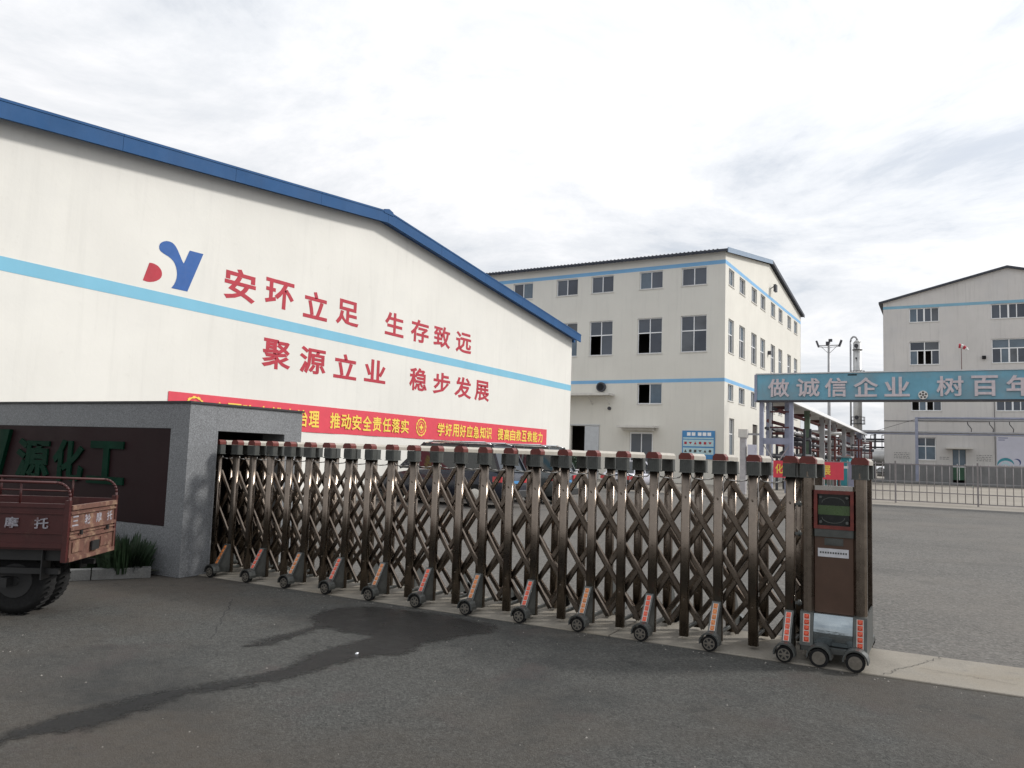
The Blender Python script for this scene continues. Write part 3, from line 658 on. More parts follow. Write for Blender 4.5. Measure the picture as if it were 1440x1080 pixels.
# ------------------------------------------------------------------ inner fence
fe = thing('railing_fence', 'low grey steel railing fence with evenly spaced upright bars behind the folding gate', 'fence', (0, 40.4, 0))
bm_ = MB(); bm_.cyl((0, 0, .08), (0, 0, 1.84), .017, n=6); me_b = None
bo = bm_.build('bar', mt['fence_grey'], fe); me_b = bo.data; bo.location = (-6.4, 0, 0)
x = -6.1; k = 0
while x < 12:
    if abs(((x+1.97)/3.25)-round((x+1.97)/3.25)) > .03: inst('bar', me_b, fe, (x, 0, 0))
    x += .30
for i in range(-1, 5):
    b = MB(); b.box(-1.97+3.25*i-.035, -1.97+3.25*i+.035, -.035, .035, 0, 1.9); b.build('post', mt['fence_grey'], fe)
for z in (.1, .52, 1.76): b = MB(); b.box(-6.5, 12, -.02, .02, z-.022, z+.022); b.build('rail', mt['fence_grey'], fe)
b = MB(); b.box(-4.0, -3.72, .1, .36, 0, 1.8); tag(b.build('steel_post', mt['lilac_steel']), 'stout blue grey steel post standing behind the red fence banner', 'post').location = (0, 40.6, 0)
fb = thing('fence_banner', 'short red banner with yellow characters hung on the railing fence', 'banner', (0, 40.3, 0))
PFB = frame((0, 0, 0), (1, 0, 0), (0, -1, 0))
b = MB(); n = 20
for i in range(n):
    a = -7.35+3.2*i/n; c = -7.35+3.2*(i+1)/n; r0_ = .02*math.sin(i*1.3); r1_ = .02*math.sin((i+1)*1.3)
    b.hexa([PFB(a, .92, r0_-.004), PFB(c, .92, r1_-.004), PFB(c, .92, r1_), PFB(a, .92, r0_), PFB(a, 1.74, r0_-.004), PFB(c, 1.74, r1_-.004), PFB(c, 1.74, r1_), PFB(a, 1.74, r0_)])
b.build('cloth', mt['banner_red'], fb)
for i, c in enumerate('化工安全发展'): char(c, 'printed_character', fb, mt['yellow'], PFB, -7.25+.43*i, -7.25+.43*i+.38, 1.12, 1.58, .021, .026)

# ------------------------------------------------------------------ process plant between buildings
pr = thing('pipe_rack', 'long roofed pipe rack with green and grey columns running back from the arch sign', 'pipe rack', (0, 0, 0))
for i, y in enumerate((46, 53, 60, 67, 74, 81, 88)):
    for x_ in (-7.6, -8.6):
        b = MB(); r = .16 if i < 6 else .24; b.box(x_-r, x_+r, y-r, y+r, 0, 5.0); b.build('column', mt['green_steel' if i == 1 else 'lilac_steel' if i in (0, 6) else 'grey_steel'], pr)
    b = MB(); b.box(-8.8, -7.4, y-.08, y+.08, 4.6, 4.8); b.build('crossbeam', mt['rust_steel'], pr)
    b = MB(); b.box(-8.8, -7.4, y-.08, y+.08, 3.2, 3.35); b.build('crossbeam', mt['rust_steel'], pr)
b = MB(); b.prism([(-7.1, 44, 5.02), (-8, 44, 5.2), (-8.9, 44, 5.02), (-8.9, 44, 5.1), (-8, 44, 5.28), (-7.1, 44, 5.1)], (0, 46, 0)); b.build('roof', mt['canopy_roof'], pr)
b = MB(); b.box(-7.12, -7.0, 44, 90, 4.85, 5.06); b.build('gutter', mt['frame_white'], pr)
for i, (x_, z, r, m) in enumerate([(-8, 3.5, .12, 'grey_steel'), (-8.5, 3.5, .09, 'dark_pipe'), (-8.25, 3.0, .12, 'dark_pipe'), (-8.4, 3.9, .1, 'rust_steel'), (-8.2, 4.6, .1, 'dark_pipe'), (-7.8, 4.45, .11, 'rust_steel'), (-8.3, 2.0, .1, 'dark_pipe'), (-7.9, 2.6, .07, 'rust_steel')]):
    b = MB(); b.cyl((x_, 44.5, z), (x_, 89, z), r, n=8); b.build('pipe', mt[m], pr)

def equip(x0, x1, y, h, label, m, seed):
    rr = random.Random(seed); t = thing('process_unit', label, 'process equipment', (0, y, 0)); nx = max(2, int((x1-x0)/1.4))
    for i in range(nx+1):
        x_ = x0+(x1-x0)*i/nx
        for yy in (0, 2.4): b = MB(); b.box(x_-.07, x_+.07, yy-.07, yy+.07, 0, h+rr.uniform(-.3, .3)); b.build('column', m, t)
    z = .9
    while z < h:
        b = MB(); b.box(x0, x1, -.05, .05, z, z+.12); b.box(x0, x1, 2.35, 2.45, z, z+.12); b.build('beam', m, t)
        b = MB(); b.cyl((x0-.4, rr.uniform(.4, 2), z+.35), (x1+.3, rr.uniform(.4, 2), z+.35), rr.uniform(.06, .16), n=8); b.build('pipe', mt[rr.choice(['insulation', 'dark_pipe', 'grey_steel'])], t)
        z += rr.uniform(.8, 1.2)
    for i in range(nx):
        x_ = x0+(x1-x0)*(i+.5)/nx; b = MB(); r = rr.uniform(.25, .5); z0_ = rr.uniform(.3, h*.5); z1_ = z0_+rr.uniform(.8, 1.6)
        b.cyl((x_, 1.2, z0_), (x_, 1.2, z1_), r, n=12); b.cyl((x_, 1.2, z1_), (x_, 1.2, z1_+r*.5), r, r*.3, n=12); b.build('vessel', mt[rr.choice(['dark_pipe', 'rust_steel', 'insulation'])], t)
        b = MB(); b.tube([(x_+.2, .8, z1_), (x_+.2, .8, h-.4), (x_+.9, .8, h-.4)], .05); b.build('pipe', mt['dark_pipe'], t)
equip(-11.5, -6.6, 76, 3.9, 'dark red pipe frame crowded with vessels beneath the pipe rack roof', mt['rust_steel'], 1)
equip(-17, -12, 88, 4.2, 'dark frame of pipes and vessels behind the left arch posts', mt['dark_pipe'], 2)
equip(-12.5, -5.5, 118, 6.4, 'dark pipework frame above the white storage tank at the right building corner', mt['dark_pipe'], 3)
equip(-9.0, -7.4, 50.5, 3.6, 'dark pipes and vessels standing just behind the arch sign posts', mt['dark_pipe'], 5)
equip(-9.6, -7.2, 64, 4.0, 'rusty pipe frame in the middle of the pipe rack', mt['rust_steel'], 8)
equip(-13.5, -7.2, 96, 4.4, 'rusty pipe frame closing the far end of the pipe rack', mt['rust_steel'], 9)
for x0_, y0_, l_, m_, lb in ((-9.2, 70, 2.4, 'teal', 'teal cabinet shed under the pipe rack behind the green column'), (-14.5, 100, 6.5, 'dark_pipe', 'dark low shed behind the pipework at the far end of the pipe rack')):
    t_ = thing('equipment_shed', lb, 'shed', (x0_, y0_, 0))
    b = MB(); b.box(0, l_, 0, 2.2, 0, 2.3); b.build('cabin', mt[m_], t_)
    b = MB(); b.box(-.15, l_+.15, -.15, 2.35, 2.3, 2.42); b.build('roof', mt['grey_steel'], t_)
    b = MB(); b.box(.3, 1.2, -.03, 0, .1, 2.0); b.build('door', mt['green_dull'], t_)
    b = MB(); b.box(1.3, l_, -.03, 0, 1.4, 1.6); b.build('vent_louvre', mt['frame_white'], t_)
tk = thing('storage_tank', 'white horizontal storage tank at the left corner of the right building', 'tank', (0, 104, 0))
b = MB(); R_ = 1.0; zc = 2.75; st = [(-8.9, .12), (-8.8, .55), (-8.55, .85), (-8.2, 1.), (-2.6, 1.), (-2.3, .85), (-2, .4)]
for (xa_, ra), (xb_, rb_) in zip(st[:-1], st[1:]): b.cyl((xa_, 0, zc), (xb_, 0, zc), ra*R_, rb_*R_, n=24, caps=False)
b.cyl((-8.92, 0, zc), (-8.9, 0, zc), .12, n=12); b.build('tank_shell', mt['insulation'], tk)
for x_ in (-7.6, -3.4): b = MB(); b.box(x_-.2, x_+.2, -.7, .7, 0, 2.0); b.build('saddle', mt['plinth'], tk)
b = MB(); b.cyl((-8.3, 0, 3.4), (-8.3, 0, 5.2), .08, n=8); b.build('pipe', mt['frame_white'], tk)
co = thing('distillation_column', 'tall pale steel column with a bent side pipe and round platforms behind the arch sign', 'column', (-11.4, 130, 0))
b = MB(); b.cyl((0, 0, 0), (0, 0, 20.4), .62, n=24); b.build('shell', mt['insulation'], co)
b = MB(); b.cyl((0, 0, 20.4), (0, 0, 20.9), .62, .2, n=24); b.build('head', mt['insulation'], co)
b = MB(); pts = [(-.95, -.1, 3), (-.95, -.1, 20.6), (-.85, -.1, 21.1), (-.55, -.1, 21.4), (-.2, -.1, 21.3), (0, -.1, 20.9)]; b.tube(pts, .13, n=10); b.build('side_pipe', mt['grey_steel'], co)
for z in (19.3, 15.0, 8.0):
    b = MB(); b.cyl((0, 0, z), (0, 0, z+.1), 1.05 if z < 19 else .72, n=20)
    if z < 19:
        for i in range(12):
            t = 2*math.pi*i/12; b.cyl((math.cos(t), math.sin(t), z), (math.cos(t), math.sin(t), z+1.1), .03, n=5)
            t2 = 2*math.pi*(i+1)/12
            for zz in (.6, 1.1): b.cyl((math.cos(t), math.sin(t), z+zz), (math.cos(t2), math.sin(t2), z+zz), .03, n=5)
    b.build('platform', mt['dark_pipe'], co)
for z in (19.9, 15.7, 9.0, 18.0):
    b = MB(); r = .3 if z != 18. else .13; b.cyl((-.1, -.6, z), (-.1, -.75, z), r, n=14); b.build('manhole', mt['dark_pipe'], co)
lm = thing('light_mast', 'slim grey mast with two floodlight arms rising above the arch sign', 'light mast', (-7.13, 60, 0))
b = MB(); b.cyl((0, 0, 0), (0, 0, 10.4), .13, .085, n=10); b.build('mast', mt['grey_steel'], lm)
for s_ in (-1, 1):
    b = MB(); b.cyl((0, 0, 10.15), (s_*.72, 0, 10.15), .035, n=6); b.cyl((0, 0, 10.0), (s_*.72, 0, 10.06), .02, n=6); b.cyl((0, 0, 9.55), (s_*.55, 0, 10.1), .02, n=6); b.build('arm', mt['grey_steel'], lm)
    b = MB(); b.bar((s_*.68, 0, 10.05), (s_*.84, 0, 10.5), .3, .12); b.build('floodlight', mt['dark_pipe'], lm)
b = MB(); b.box(-.2, .02, -.12, .12, 10.2, 10.42); b.box(-.02, .22, -.12, .12, 10.42, 10.6); b.build('floodlight', mt['dark_pipe'], lm)
wk = thing('windsock', 'small red and white windsock on a thin pole standing on the arch sign', 'windsock', (.75, 41, 6.08))
b = MB(); b.cyl((0, 0, 0), (0, 0, 1.12), .014, n=6); b.build('pole', mt['rust_steel'], wk)
def _sk(nm, m, segs):
    b = MB()
    for (xa_, za_, xb_, zb_, ra, rb_) in segs: b.cyl((xa_, 0, za_), (xb_, 0, zb_), ra, rb_, n=10, caps=False)
    b.build(nm, mt[m], wk)
_sk('red_cloth', 'red_paint', [(-.10, 1.12, -.01, 1.11, .11, .10), (.08, 1.07, .17, 1.0, .09, .08)]); _sk('white_cloth', 'white_paint', [(-.01, 1.11, .08, 1.07, .10, .09), (.17, 1.0, .25, .9, .08, .06)])

# ------------------------------------------------------------------ granite gate house
gh = thing('granite_gate_house', 'grey granite block that houses the folding gate and carries a dark nameplate', 'gate house', (-7.84, 6.4, 0))
XL = -5.2; Hh = 2.04
b = MB(); b.box(XL, 0, 0, .02, 1.74, Hh-.0); b.box(XL, -.32, 0, .02, 0, .57); b.box(-.32, 0, 0, .02, 0, 1.74); b.box(XL, 0, .02, .4, 0, Hh); b.build('front_wall', mt['granite'], gh)
# plaque recess: slab stands 20 mm back inside border
b = MB(); b.box(XL, -.325, .004, .0195, .575, 1.735); b.build('nameplate', mt['plaque'], gh)
b = MB(); b.box(-.4, 0, .402, .43, 0, Hh); b.box(-.4, 0, 1.55, 1.87, 0, Hh); b.box(-.4, 0, .43, 1.55, 1.73, Hh); b.build('portal', mt['granite'], gh)
b = MB(); b.box(XL, -.4, 1.55, 1.87, 0, Hh); b.box(XL, -.4, .4, 1.55, Hh-.15, Hh-.003); b.box(XL, XL+.2, .4, 1.55, 0, 1.8); b.build('rear_wall', mt['granite'], gh)
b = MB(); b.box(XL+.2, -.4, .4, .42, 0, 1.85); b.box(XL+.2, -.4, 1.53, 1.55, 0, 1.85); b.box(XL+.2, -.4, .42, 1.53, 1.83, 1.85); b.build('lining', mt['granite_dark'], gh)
b = MB(); b.box(XL-.02, .02, -.02, 1.89, Hh+.003, Hh+.028); b.build('coping', mt['granite_dark'], gh)
PN = frame((-7.84, 6.4, 0), (1, 0, 0), (0, -1, 0)); PNl = frame((0, 0, 0), (1, 0, 0), (0, -1, 0))
for c, a, e_ in (('源', -3.45, -2.68), ('化', -2.6, -1.95), ('工', -1.85, -1.12)): char(c, 'raised_letter', gh, mt['letter_green'], PNl, a, e_, 1.02, 1.56, 0.0, .022, off=.03)
b = MB(); b.prism([PNl(-4.6, 1.68, 0), PNl(-4.6, .95, 0), PNl(-3.82, .95, 0), PNl(-3.6, 1.68, 0)][::-1], (0, -.05, 0)); b.build('raised_logo', mt['letter_green'], gh)
# planter
b = MB(); A = Vector((-8.1, 6.22, 0)); d_ = Vector((-.52, -.83, 0)).normalized(); nrm = Vector((-d_.y, d_.x, 0))*-1
pcur = A.copy()
cb_ = thing('planter_curb', 'low concrete curb edging the planting strip beside the granite block', 'curb', (0, 0, 0))
for L_ in (.62, .95, 1.0, 1.0):
    q = pcur+d_*(L_-.012); b = MB(); nn = Vector((-.83, .56, 0))*.14
    b.prism([pcur, q, q+nn, pcur+nn], (0, 0, .115)); b.build('kerb_stone', mt['concrete_curb'], cb_); pcur = pcur+d_*L_
b = MB(); b.add([(-8.14, 6.39, .06), (-10.1, 3.3, .06), (-13, 3.3, .06), (-13, 6.39, .06)], [(0, 3, 2, 1)]); b.v = [tuple(v) for v in b.v]
o = b.build('planting_soil', mt['soil']); tag(o, kind='structure')
def plant(x, y, n, h, spread, label, m='leaf', name='shrub', z=.05, grp=None):
    t = thing(name, label, 'plant', (x, y, z), 0, grp); b = MB(); n = int(n*1.3)
    for i in range(n):
        a = random.uniform(0, 6.283); r = spread*math.sqrt(random.random()); px_, py_ = math.cos(a)*r, math.sin(a)*r
        hh = h*random.uniform(.4, 1)*(1-.35*r/spread); lean = Vector((math.cos(a), math.sin(a), 0))*random.uniform(.02, .25)*h
        wv = Vector((-math.sin(a+1), math.cos(a+1), 0))*random.choice([.006, .009, .013, .022])
        p0 = Vector((px_, py_, 0)); p1 = p0+lean*.4+Vector((0, 0, hh*.6)); p2 = p0+lean+Vector((0, 0, hh))
        b.add([p0-wv, p0+wv, p1+wv*1.3, p1-wv*1.3, p2], [(0, 1, 2, 3), (3, 2, 4)])
    b.build('foliage', mt[m], t); b = MB()
    for i in range(5):
        a = i*1.3; b.cyl((0, 0, 0), (math.cos(a)*spread*.5, math.sin(a)*spread*.5, h*.6), .008, .004, n=5)
    b.build('stem', mt['soil'], t); return t
for i, (x_, y_, h_) in enumerate([(-8.45, 6.12, .55), (-8.8, 6.05, .5), (-9.2, 6.1, .6), (-9.0, 5.7, .4), (-9.6, 5.9, .55), (-10.1, 6.1, .5)]):
    plant(x_, y_, 420, h_, .26, 'dark grassy shrub under the nameplate in the planting strip behind the red cargo tricycle', grp='grassy shrubs in the planting strip')

# potted shrub beyond gate
ps = thing('potted_shrub', 'dark green round shrub in a tapered grey pot near the warehouse corner', 'potted plant', (-15.35, 37.6, 0))
b = MB(); b.cyl((0, 0, 0), (0, 0, .85), .17, .33, n=18); b.cyl((0, 0, .85), (0, 0, .93), .36, n=18); b.build('pot', mt['pot'], ps)
b = MB()
for i in range(900):
    d_ = Vector((random.gauss(0, 1), random.gauss(0, 1), random.gauss(0, 1))).normalized()*random.uniform(.5, 1)**.6
    p = Vector((0, 0, 1.3))+Vector((d_.x*.42, d_.y*.42, d_.z*.42)); a = Vector((random.gauss(0, 1), random.gauss(0, 1), random.gauss(0, 1))).normalized()*.05; c = a.orthogonal().normalized()*.03
    b.add([p-a, p+c, p+a, p-c], [(0, 1, 2, 3)])
b.build('foliage', mt['leaf_dark'], ps)
b = MB(); b.cyl((0, 0, .9), (0, 0, 1.3), .03, n=6); b.build('stem', mt['soil'], ps)

# ------------------------------------------------------------------ folding gate
YF, YB, GX, GY = 6.95, 7.40, -4.6, 7.175
gt = thing('folding_gate', 'long stainless steel folding gate of many upright posts and crossed bars with red caps', 'gate', (GX, GY, 0))
NP = 25; PX = [-1.128-.2955*(NP-1-i) for i in range(NP)]
def at_(x, y, z=0.): return (x-GX, y-GY, z)
def share(b, name, mats): o = b.build(name, mats); me = o.data; bpy.data.objects.remove(o); return me
b = MB(); b.rrect(.041, .03, .035, 1.50, .02)
for z in (.35, .79, 1.24): b.cyl((0, -.034, z), (0, .034, z), .009, n=8)
m_post = share(b, 'post', mt['steel'])
b = MB(); b.bev(-.055, .055, -.042, .042, 1.455, 1.565, .008)
for i in range(6): b.box(-.05+i*.018, -.045+i*.018, -.0455, -.042, 1.47, 1.555)
b.box(-.058, .058, -.046, .046, 1.45, 1.458); m_clamp = share(b, 'clamp', mt['clamp'])
b = MB(); b.prism([(-.057, -.05, 1.567), (.057, -.05, 1.567), (.057, -.05, 1.60), (.036, -.05, 1.625), (-.036, -.05, 1.625), (-.057, -.05, 1.60)], (0, .095, 0)); m_cap = share(b, 'red_cap', mt['cap_red'])
b = MB(); b.prism([(-.052, .047, 1.567), (.052, .047, 1.567), (.052, .047, 1.60), (.034, .047, 1.622), (-.034, .047, 1.622), (-.052, .047, 1.60)], (0, YB-YF-.01, 0)); m_beam = share(b, 'top_beam', mt['beam_cream'])
b = MB(); b.bev(-.014, .014, .03, YB-YF-.03, .075, .105, .004, axis='y'); m_base = share(b, 'base_bar', mt['steel_dull'])
b = MB(); b.tube([(.04, 0, 1.435), (.06, -.01, 1.405), (.15, -.015, 1.395), (.235, -.01, 1.405), (.255, 0, 1.435)], .006, n=6); m_link = share(b, 'link_rod', mt['steel_light'])
dx = .2955
def barmesh(drop, run, sgn):
    b = MB(); q0, q1 = ((0, 0, 0), (run, 0, -drop)) if sgn > 0 else ((dx, 0, 0), (dx-run, 0, -drop))
    b.cbar(q0, q1, .024, .050, .009); qm = [(q0[k]+q1[k])/2 for k in range(3)]; [b.cyl((p[0], -.018, p[2]), (p[0], -.010, p[2]), .011, n=8) for p in (q0, qm)]; return share(b, 'scissor_bar', mt['steel'])
levF = [(1.24, .45, dx), (.79, .45, dx), (.34, .23, .16)]; levB = [(1.40, .45, dx), (.95, .45, dx), (.50, .38, dx)]
bmf = {}
for rowi, (lev, ys) in enumerate(((levF, (6.992, 7.016)), (levB, (7.358, 7.334)))):
    for zt_, drop, run in lev:
        for si, sg in enumerate((1, -1)):
            key = (drop, run, sg)
            if key not in bmf: bmf[key] = barmesh(*key)
            for i in range(NP-1): inst('scissor_bar', bmf[key], gt, at_(PX[i], ys[si]+random.uniform(-.001, .001), zt_))
def foot_mesh():
    b = MB(); yz = [(-.028, .37), (-.065, .37), (-.205, .14), (-.25, .125), (-.25, .10), (-.20, .055), (-.028, .045)]
    b.prism([(-.036, y, z) for y, z in yz], (.072, 0, 0)); 
    n = 10
    for k in range(n):      # fender arc
        t0 = math.pi*(-.05+1.1*k/n); t1 = math.pi*(-.05+1.1*(k+1)/n)
        q = [(math.cos(t)*r, -.305, .068+math.sin(t)*r) for t, r in ((t0, .072), (t0, .084), (t1, .084), (t1, .072))]; b.prism(q, (0, .09, 0))
    return share(b, 'wheel_housing', mt['steel_dull'])
def refl_mesh(m):
    b = MB(); p0 = Vector((0, -.070, .355)); p1 = Vector((0, -.203, .150)); nn = Vector((0, -.205, .133)).normalized()
    b.bar(p0+nn*.002, p1+nn*.002, .046, .004, up=(1, 0, 0), mi=1)
    for k in range(5):
        c = p0+(p1-p0)*((k+.5)/5); b.cyl(c+nn*.004, c+nn*.010, .019, .012, n=8)
        b.bar(c-(p1-p0)*.085+nn*.005, c+(p1-p0)*.085+nn*.005, .034, .004, up=(1, 0, 0))
    return share(b, 'reflector', [m, mt['steel_light']])
def wheel_meshes(r=.064):
    b = MB(); b.cyl((0, -.29, r), (0, -.245, r), r, n=24); tr = share(b, 'wheel', mt['rubber'])
    b = MB(); b.cyl((0, -.294, r), (0, -.289, r), r*.72, n=20, mi=1); b.cyl((0, -.302, r), (0, -.294, r), r*.25, n=10)
    for k in range(20):
        t0, t1 = k*math.pi/10, (k+1)*math.pi/10; b.bar((math.cos(t0)*r*.68, -.297, r+math.sin(t0)*r*.68), (math.cos(t1)*r*.68, -.297, r+math.sin(t1)*r*.68), .006, .007)
    for k in range(6):
        t = k*math.pi/3; b.bar((math.cos(t)*r*.2, -.296, r+math.sin(t)*r*.2), (math.cos(t)*r*.66, -.296, r+math.sin(t)*r*.66), .006, .012)
    return tr, share(b, 'hub', [mt['hub'], mt['black_plastic']])
mh = foot_mesh(); mr = refl_mesh(mt['reflector']); mro = refl_mesh(mt['reflector_orange']); mw, mhub = wheel_meshes()
def add_foot(par, x, y, back=False, orange=False, loc=at_):
    h = inst('wheel_housing', mh, par, loc(x, y)); 
    if back: h.rotation_euler = (0, 0, math.pi)
    inst('reflector', mro if orange else mr, h); inst('wheel', mw, h); inst('hub', mhub, h)
    return h
for i, x in enumerate(PX):
    for nme, me_, y in (('post', m_post, YF), ('clamp', m_clamp, YF), ('red_cap', m_cap, YF), ('top_beam', m_beam, YF), ('base_bar', m_base, YF), ('post', m_post, YB), ('clamp', m_clamp, YB)):
        o = inst(nme, me_, gt, at_(x, y)); o.rotation_euler = (random.uniform(-.004, .004), random.uniform(-.006, .006), random.uniform(-.12, .12) if nme == 'post' else random.uniform(-.02, .02))
    if i < NP-1: inst('link_rod', m_link, gt, at_(x, YF+.01))
    if i % 2 == 0:
        add_foot(gt, x, YF, orange=(i % 4 == 2)); add_foot(gt, x, YB, back=True, orange=True)

# ------------------------------------------------------------------ gate drive head
hu = thing('gate_drive_head', 'wider end unit of the folding gate with red framed display and brown panel', 'gate motor', (-.785, 7.175, 0))
HX = -.785
def ah(x, y, z=0.): return (x-HX, y-GY, z)
def hb(name, m, *boxes):
    b = MB()
    for q in boxes: b.bev(q[0]-HX, q[1]-HX, q[2]-GY, q[3]-GY, q[4], q[5], min(.008, (q[1]-q[0])*.2, (q[3]-q[2])*.2))
    return b.build(name, mt[m], hu)
cx2 = (-.981, -.589)
for x in cx2:
    for y, s_ in ((6.9, 1), (7.42, -1)):
        b = MB(); r = .042
        pts = [(-.046, .035), (.046, .035), (.046, -.015), (.03, -.036), (0, -.044), (-.03, -.036), (-.046, -.015)]
        b.prism([(x-HX+p[0], y-GY+p[1]*s_, .06 if s_ < 0 else .3) for p in pts], (0, 0, 1.2 if s_ > 0 else 1.44)); b.build('column', mt['steel'], hu)
        o = inst('clamp', m_clamp, hu, ah(x, y)); o.scale = (1.1, 1, 1)
    o = inst('red_cap', m_cap, hu, ah(x, 6.9)); o.scale = (1.12, 1, 1)
    b = MB(); b.prism([(x-HX-.055, 6.947-GY, 1.567), (x-HX+.055, 6.947-GY, 1.567), (x-HX+.055, 6.947-GY, 1.60), (x-HX+.036, 6.947-GY, 1.62), (x-HX-.036, 6.947-GY, 1.62), (x-HX-.055, 6.947-GY, 1.60)], (0, .51, 0)); b.build('top_beam', mt['beam_cream'], hu)
xl_, xr_ = cx2[0]+.047, cx2[1]-.047
hb('crossbar', 'steel_light', (xl_, xr_, 6.875, 6.93, 1.355, 1.392))
hb('crossbar', 'clamp', (xl_, xr_, 6.872, 6.93, .985, 1.045))
b = MB()
for q in ((xl_, xr_, 1.325, 1.355), (xl_, xr_, 1.046, 1.075), (xl_, xl_+.026, 1.075, 1.325), (xr_-.026, xr_, 1.075, 1.325)): b.box(q[0]-HX, q[1]-HX, 6.868-GY, 6.92-GY, q[2], q[3])
b.build('display_frame', mt['cap_red'], hu)
dp_ = hb('display', 'led_black', (xl_+.026, xr_-.026, 6.885, 6.93, 1.075, 1.325))
b = MB(); b.box(xl_+.03-HX, xr_-.03-HX, 6.8825-GY, 6.8845-GY, 1.16, 1.235); b.build('led_panel', mt['led_green'], dp_)
for sx in (xl_+.05, xr_-.05):
    for sz in (1.10, 1.30): b = MB(); b.cyl((sx-HX, 6.8845-GY, sz), (sx-HX, 6.878-GY, sz), .016, .011, n=12); b.build('corner_lamp', mt['steel_dull'], dp_)
for zz, s_ in ((1.255, 1), (1.14, -1)):
    b = MB()
    for i in range(10):
        t0 = math.pi*i/10; t1 = math.pi*(i+1)/10
        b.bar((xl_+.145-HX+math.cos(t0)*.085, 6.883-GY, zz+s_*math.sin(t0)*.045), (xl_+.145-HX+math.cos(t1)*.085, 6.883-GY, zz+s_*math.sin(t1)*.045), .003, .006)
    b.build('display_trim', mt['clamp'], dp_)
pn = hb('front_panel', 'panel_brown', (xl_, xr_, 6.885, 6.92, .385, .984))
b = MB(); b.box(-.845-HX, -.725-HX, 6.878-GY, 6.885-GY, .925, .968); b.box(-.855-HX, -.715-HX, 6.8815-GY, 6.885-GY, .918, .975, ); b.build('handle_plate', mt['clamp'], pn)
b = MB(); b.box(-.905-HX, -.675-HX, 6.882-GY, 6.885-GY, .825, .892); b.build('sticker', mt['sticker'], pn)
b = MB()
for i in range(11): b.box(-.89+i*.019-HX, -.878+i*.019-HX, 6.8805-GY, 6.882-GY, .852, .866)
b.build('printed_line', mt['clamp'], pn)
hb('back_panel', 'panel_brown', (xl_, xr_, 7.39, 7.43, .385, 1.35))
# mirror chrome lower box, gently curved
b = MB(); n = 12; x0_, x1_ = xl_+.006, xr_-.006; prof_ = []
for i in range(n+1):
    k = i/n; z = .145+.235*k; y = 6.80+.035*k**2-.012*math.sin(k*math.pi); prof_.append((y, z))
nx = 10
for i in range(nx):
    for j in range(n):
        def pt(ii, jj):
            u = ii/nx; bulge = -.012*math.sin(u*math.pi)*math.sin(jj/n*math.pi); y, z = prof_[jj]; return (x0_+(x1_-x0_)*u-HX, y+bulge-GY, z)
        b.add([pt(i, j), pt(i+1, j), pt(i+1, j+1), pt(i, j+1)], [(0, 1, 2, 3)], sm=True)
b.box(x0_-HX, x1_-HX, 6.84-GY, 6.93-GY, .14, .383)
b.build('mirror_cover', mt['chrome_blue'], hu)
for x in cx2:
    b = MB(); b.prism([(x-HX-.05, y-GY, z) for y, z in ((6.86, .39), (6.825, .385), (6.785, .13), (6.93, .13), (6.93, .39))], (.10, 0, 0)); h_ = b.build('reflector_housing', mt['steel_dull'], hu)
    b = MB(); p0 = Vector((x-HX+.0, 6.824-GY, .372)); p1 = Vector((x-HX, 6.79-GY, .155)); nn = Vector((0, -1, .157)).normalized()
    b.bar(p0+nn*.002, p1+nn*.002, .052, .004, up=(1, 0, 0), mi=1)
    for k in range(5):
        c = p0+(p1-p0)*((k+.5)/5); b.bar(c-(p1-p0)*.085+nn*.005, c+(p1-p0)*.085+nn*.005, .038, .004, up=(1, 0, 0)); b.cyl(c+nn*.006, c+nn*.013, .018, .011, n=10)
    b.build('reflector', [mt['reflector'], mt['steel_light']], h_)
hb('base_skirt', 'steel_dull', (-1.03, -.54, 6.79, 7.56, .09, .135), (-.80, -.68, 6.74, 6.79, .10, .14))
hb('side_panel', 'steel_dull', (-.552, -.540, 6.94, 7.38, .135, .40)); hb('side_panel', 'steel_dull', (-1.03, -1.018, 6.94, 7.38, .135, .40))
for xw in (-.872, -.612):
    b = MB(); n = 12
    for k in range(n):
        t0 = math.pi*(-.02+1.04*k/n); t1 = math.pi*(-.02+1.04*(k+1)/n)
        q = [(xw-HX+math.cos(t)*r, 6.655-GY, .075+math.sin(t)*r) for t, r in ((t0, .08), (t0, .093), (t1, .093), (t1, .08))]; b.prism(q, (0, .14, 0))
    fd = b.build('fender', mt['steel_dull'], hu)
    for y in (6.665, 7.62):
        b = MB(); b.cyl((xw-HX, y-GY, .072), (xw-HX, y+.05-GY, .072), .07, n=24); wv_ = b.build('wheel', mt['rubber'], hu)
        b = MB(); yy = y-.004 if y < 7 else y+.05
        b.cyl((xw-HX, yy-GY, .072), (xw-HX, yy+.005-GY, .072), .05, n=20); b.cyl((xw-HX, yy-.006-GY, .072), (xw-HX, yy-GY, .072), .016, n=10); b.build('hub', mt['hub'], wv_)
b = MB()
for z in (.42, .98, 1.22): b.box(-1.086-HX, -1.027-HX, 6.92-GY, 6.96-GY, z, z+.02); b.cyl((-1.055-HX, 6.93-GY, z-.012), (-1.055-HX, 6.93-GY, z+.035), .012, n=8)
b.build('hinge', mt['steel_dull'], hu)

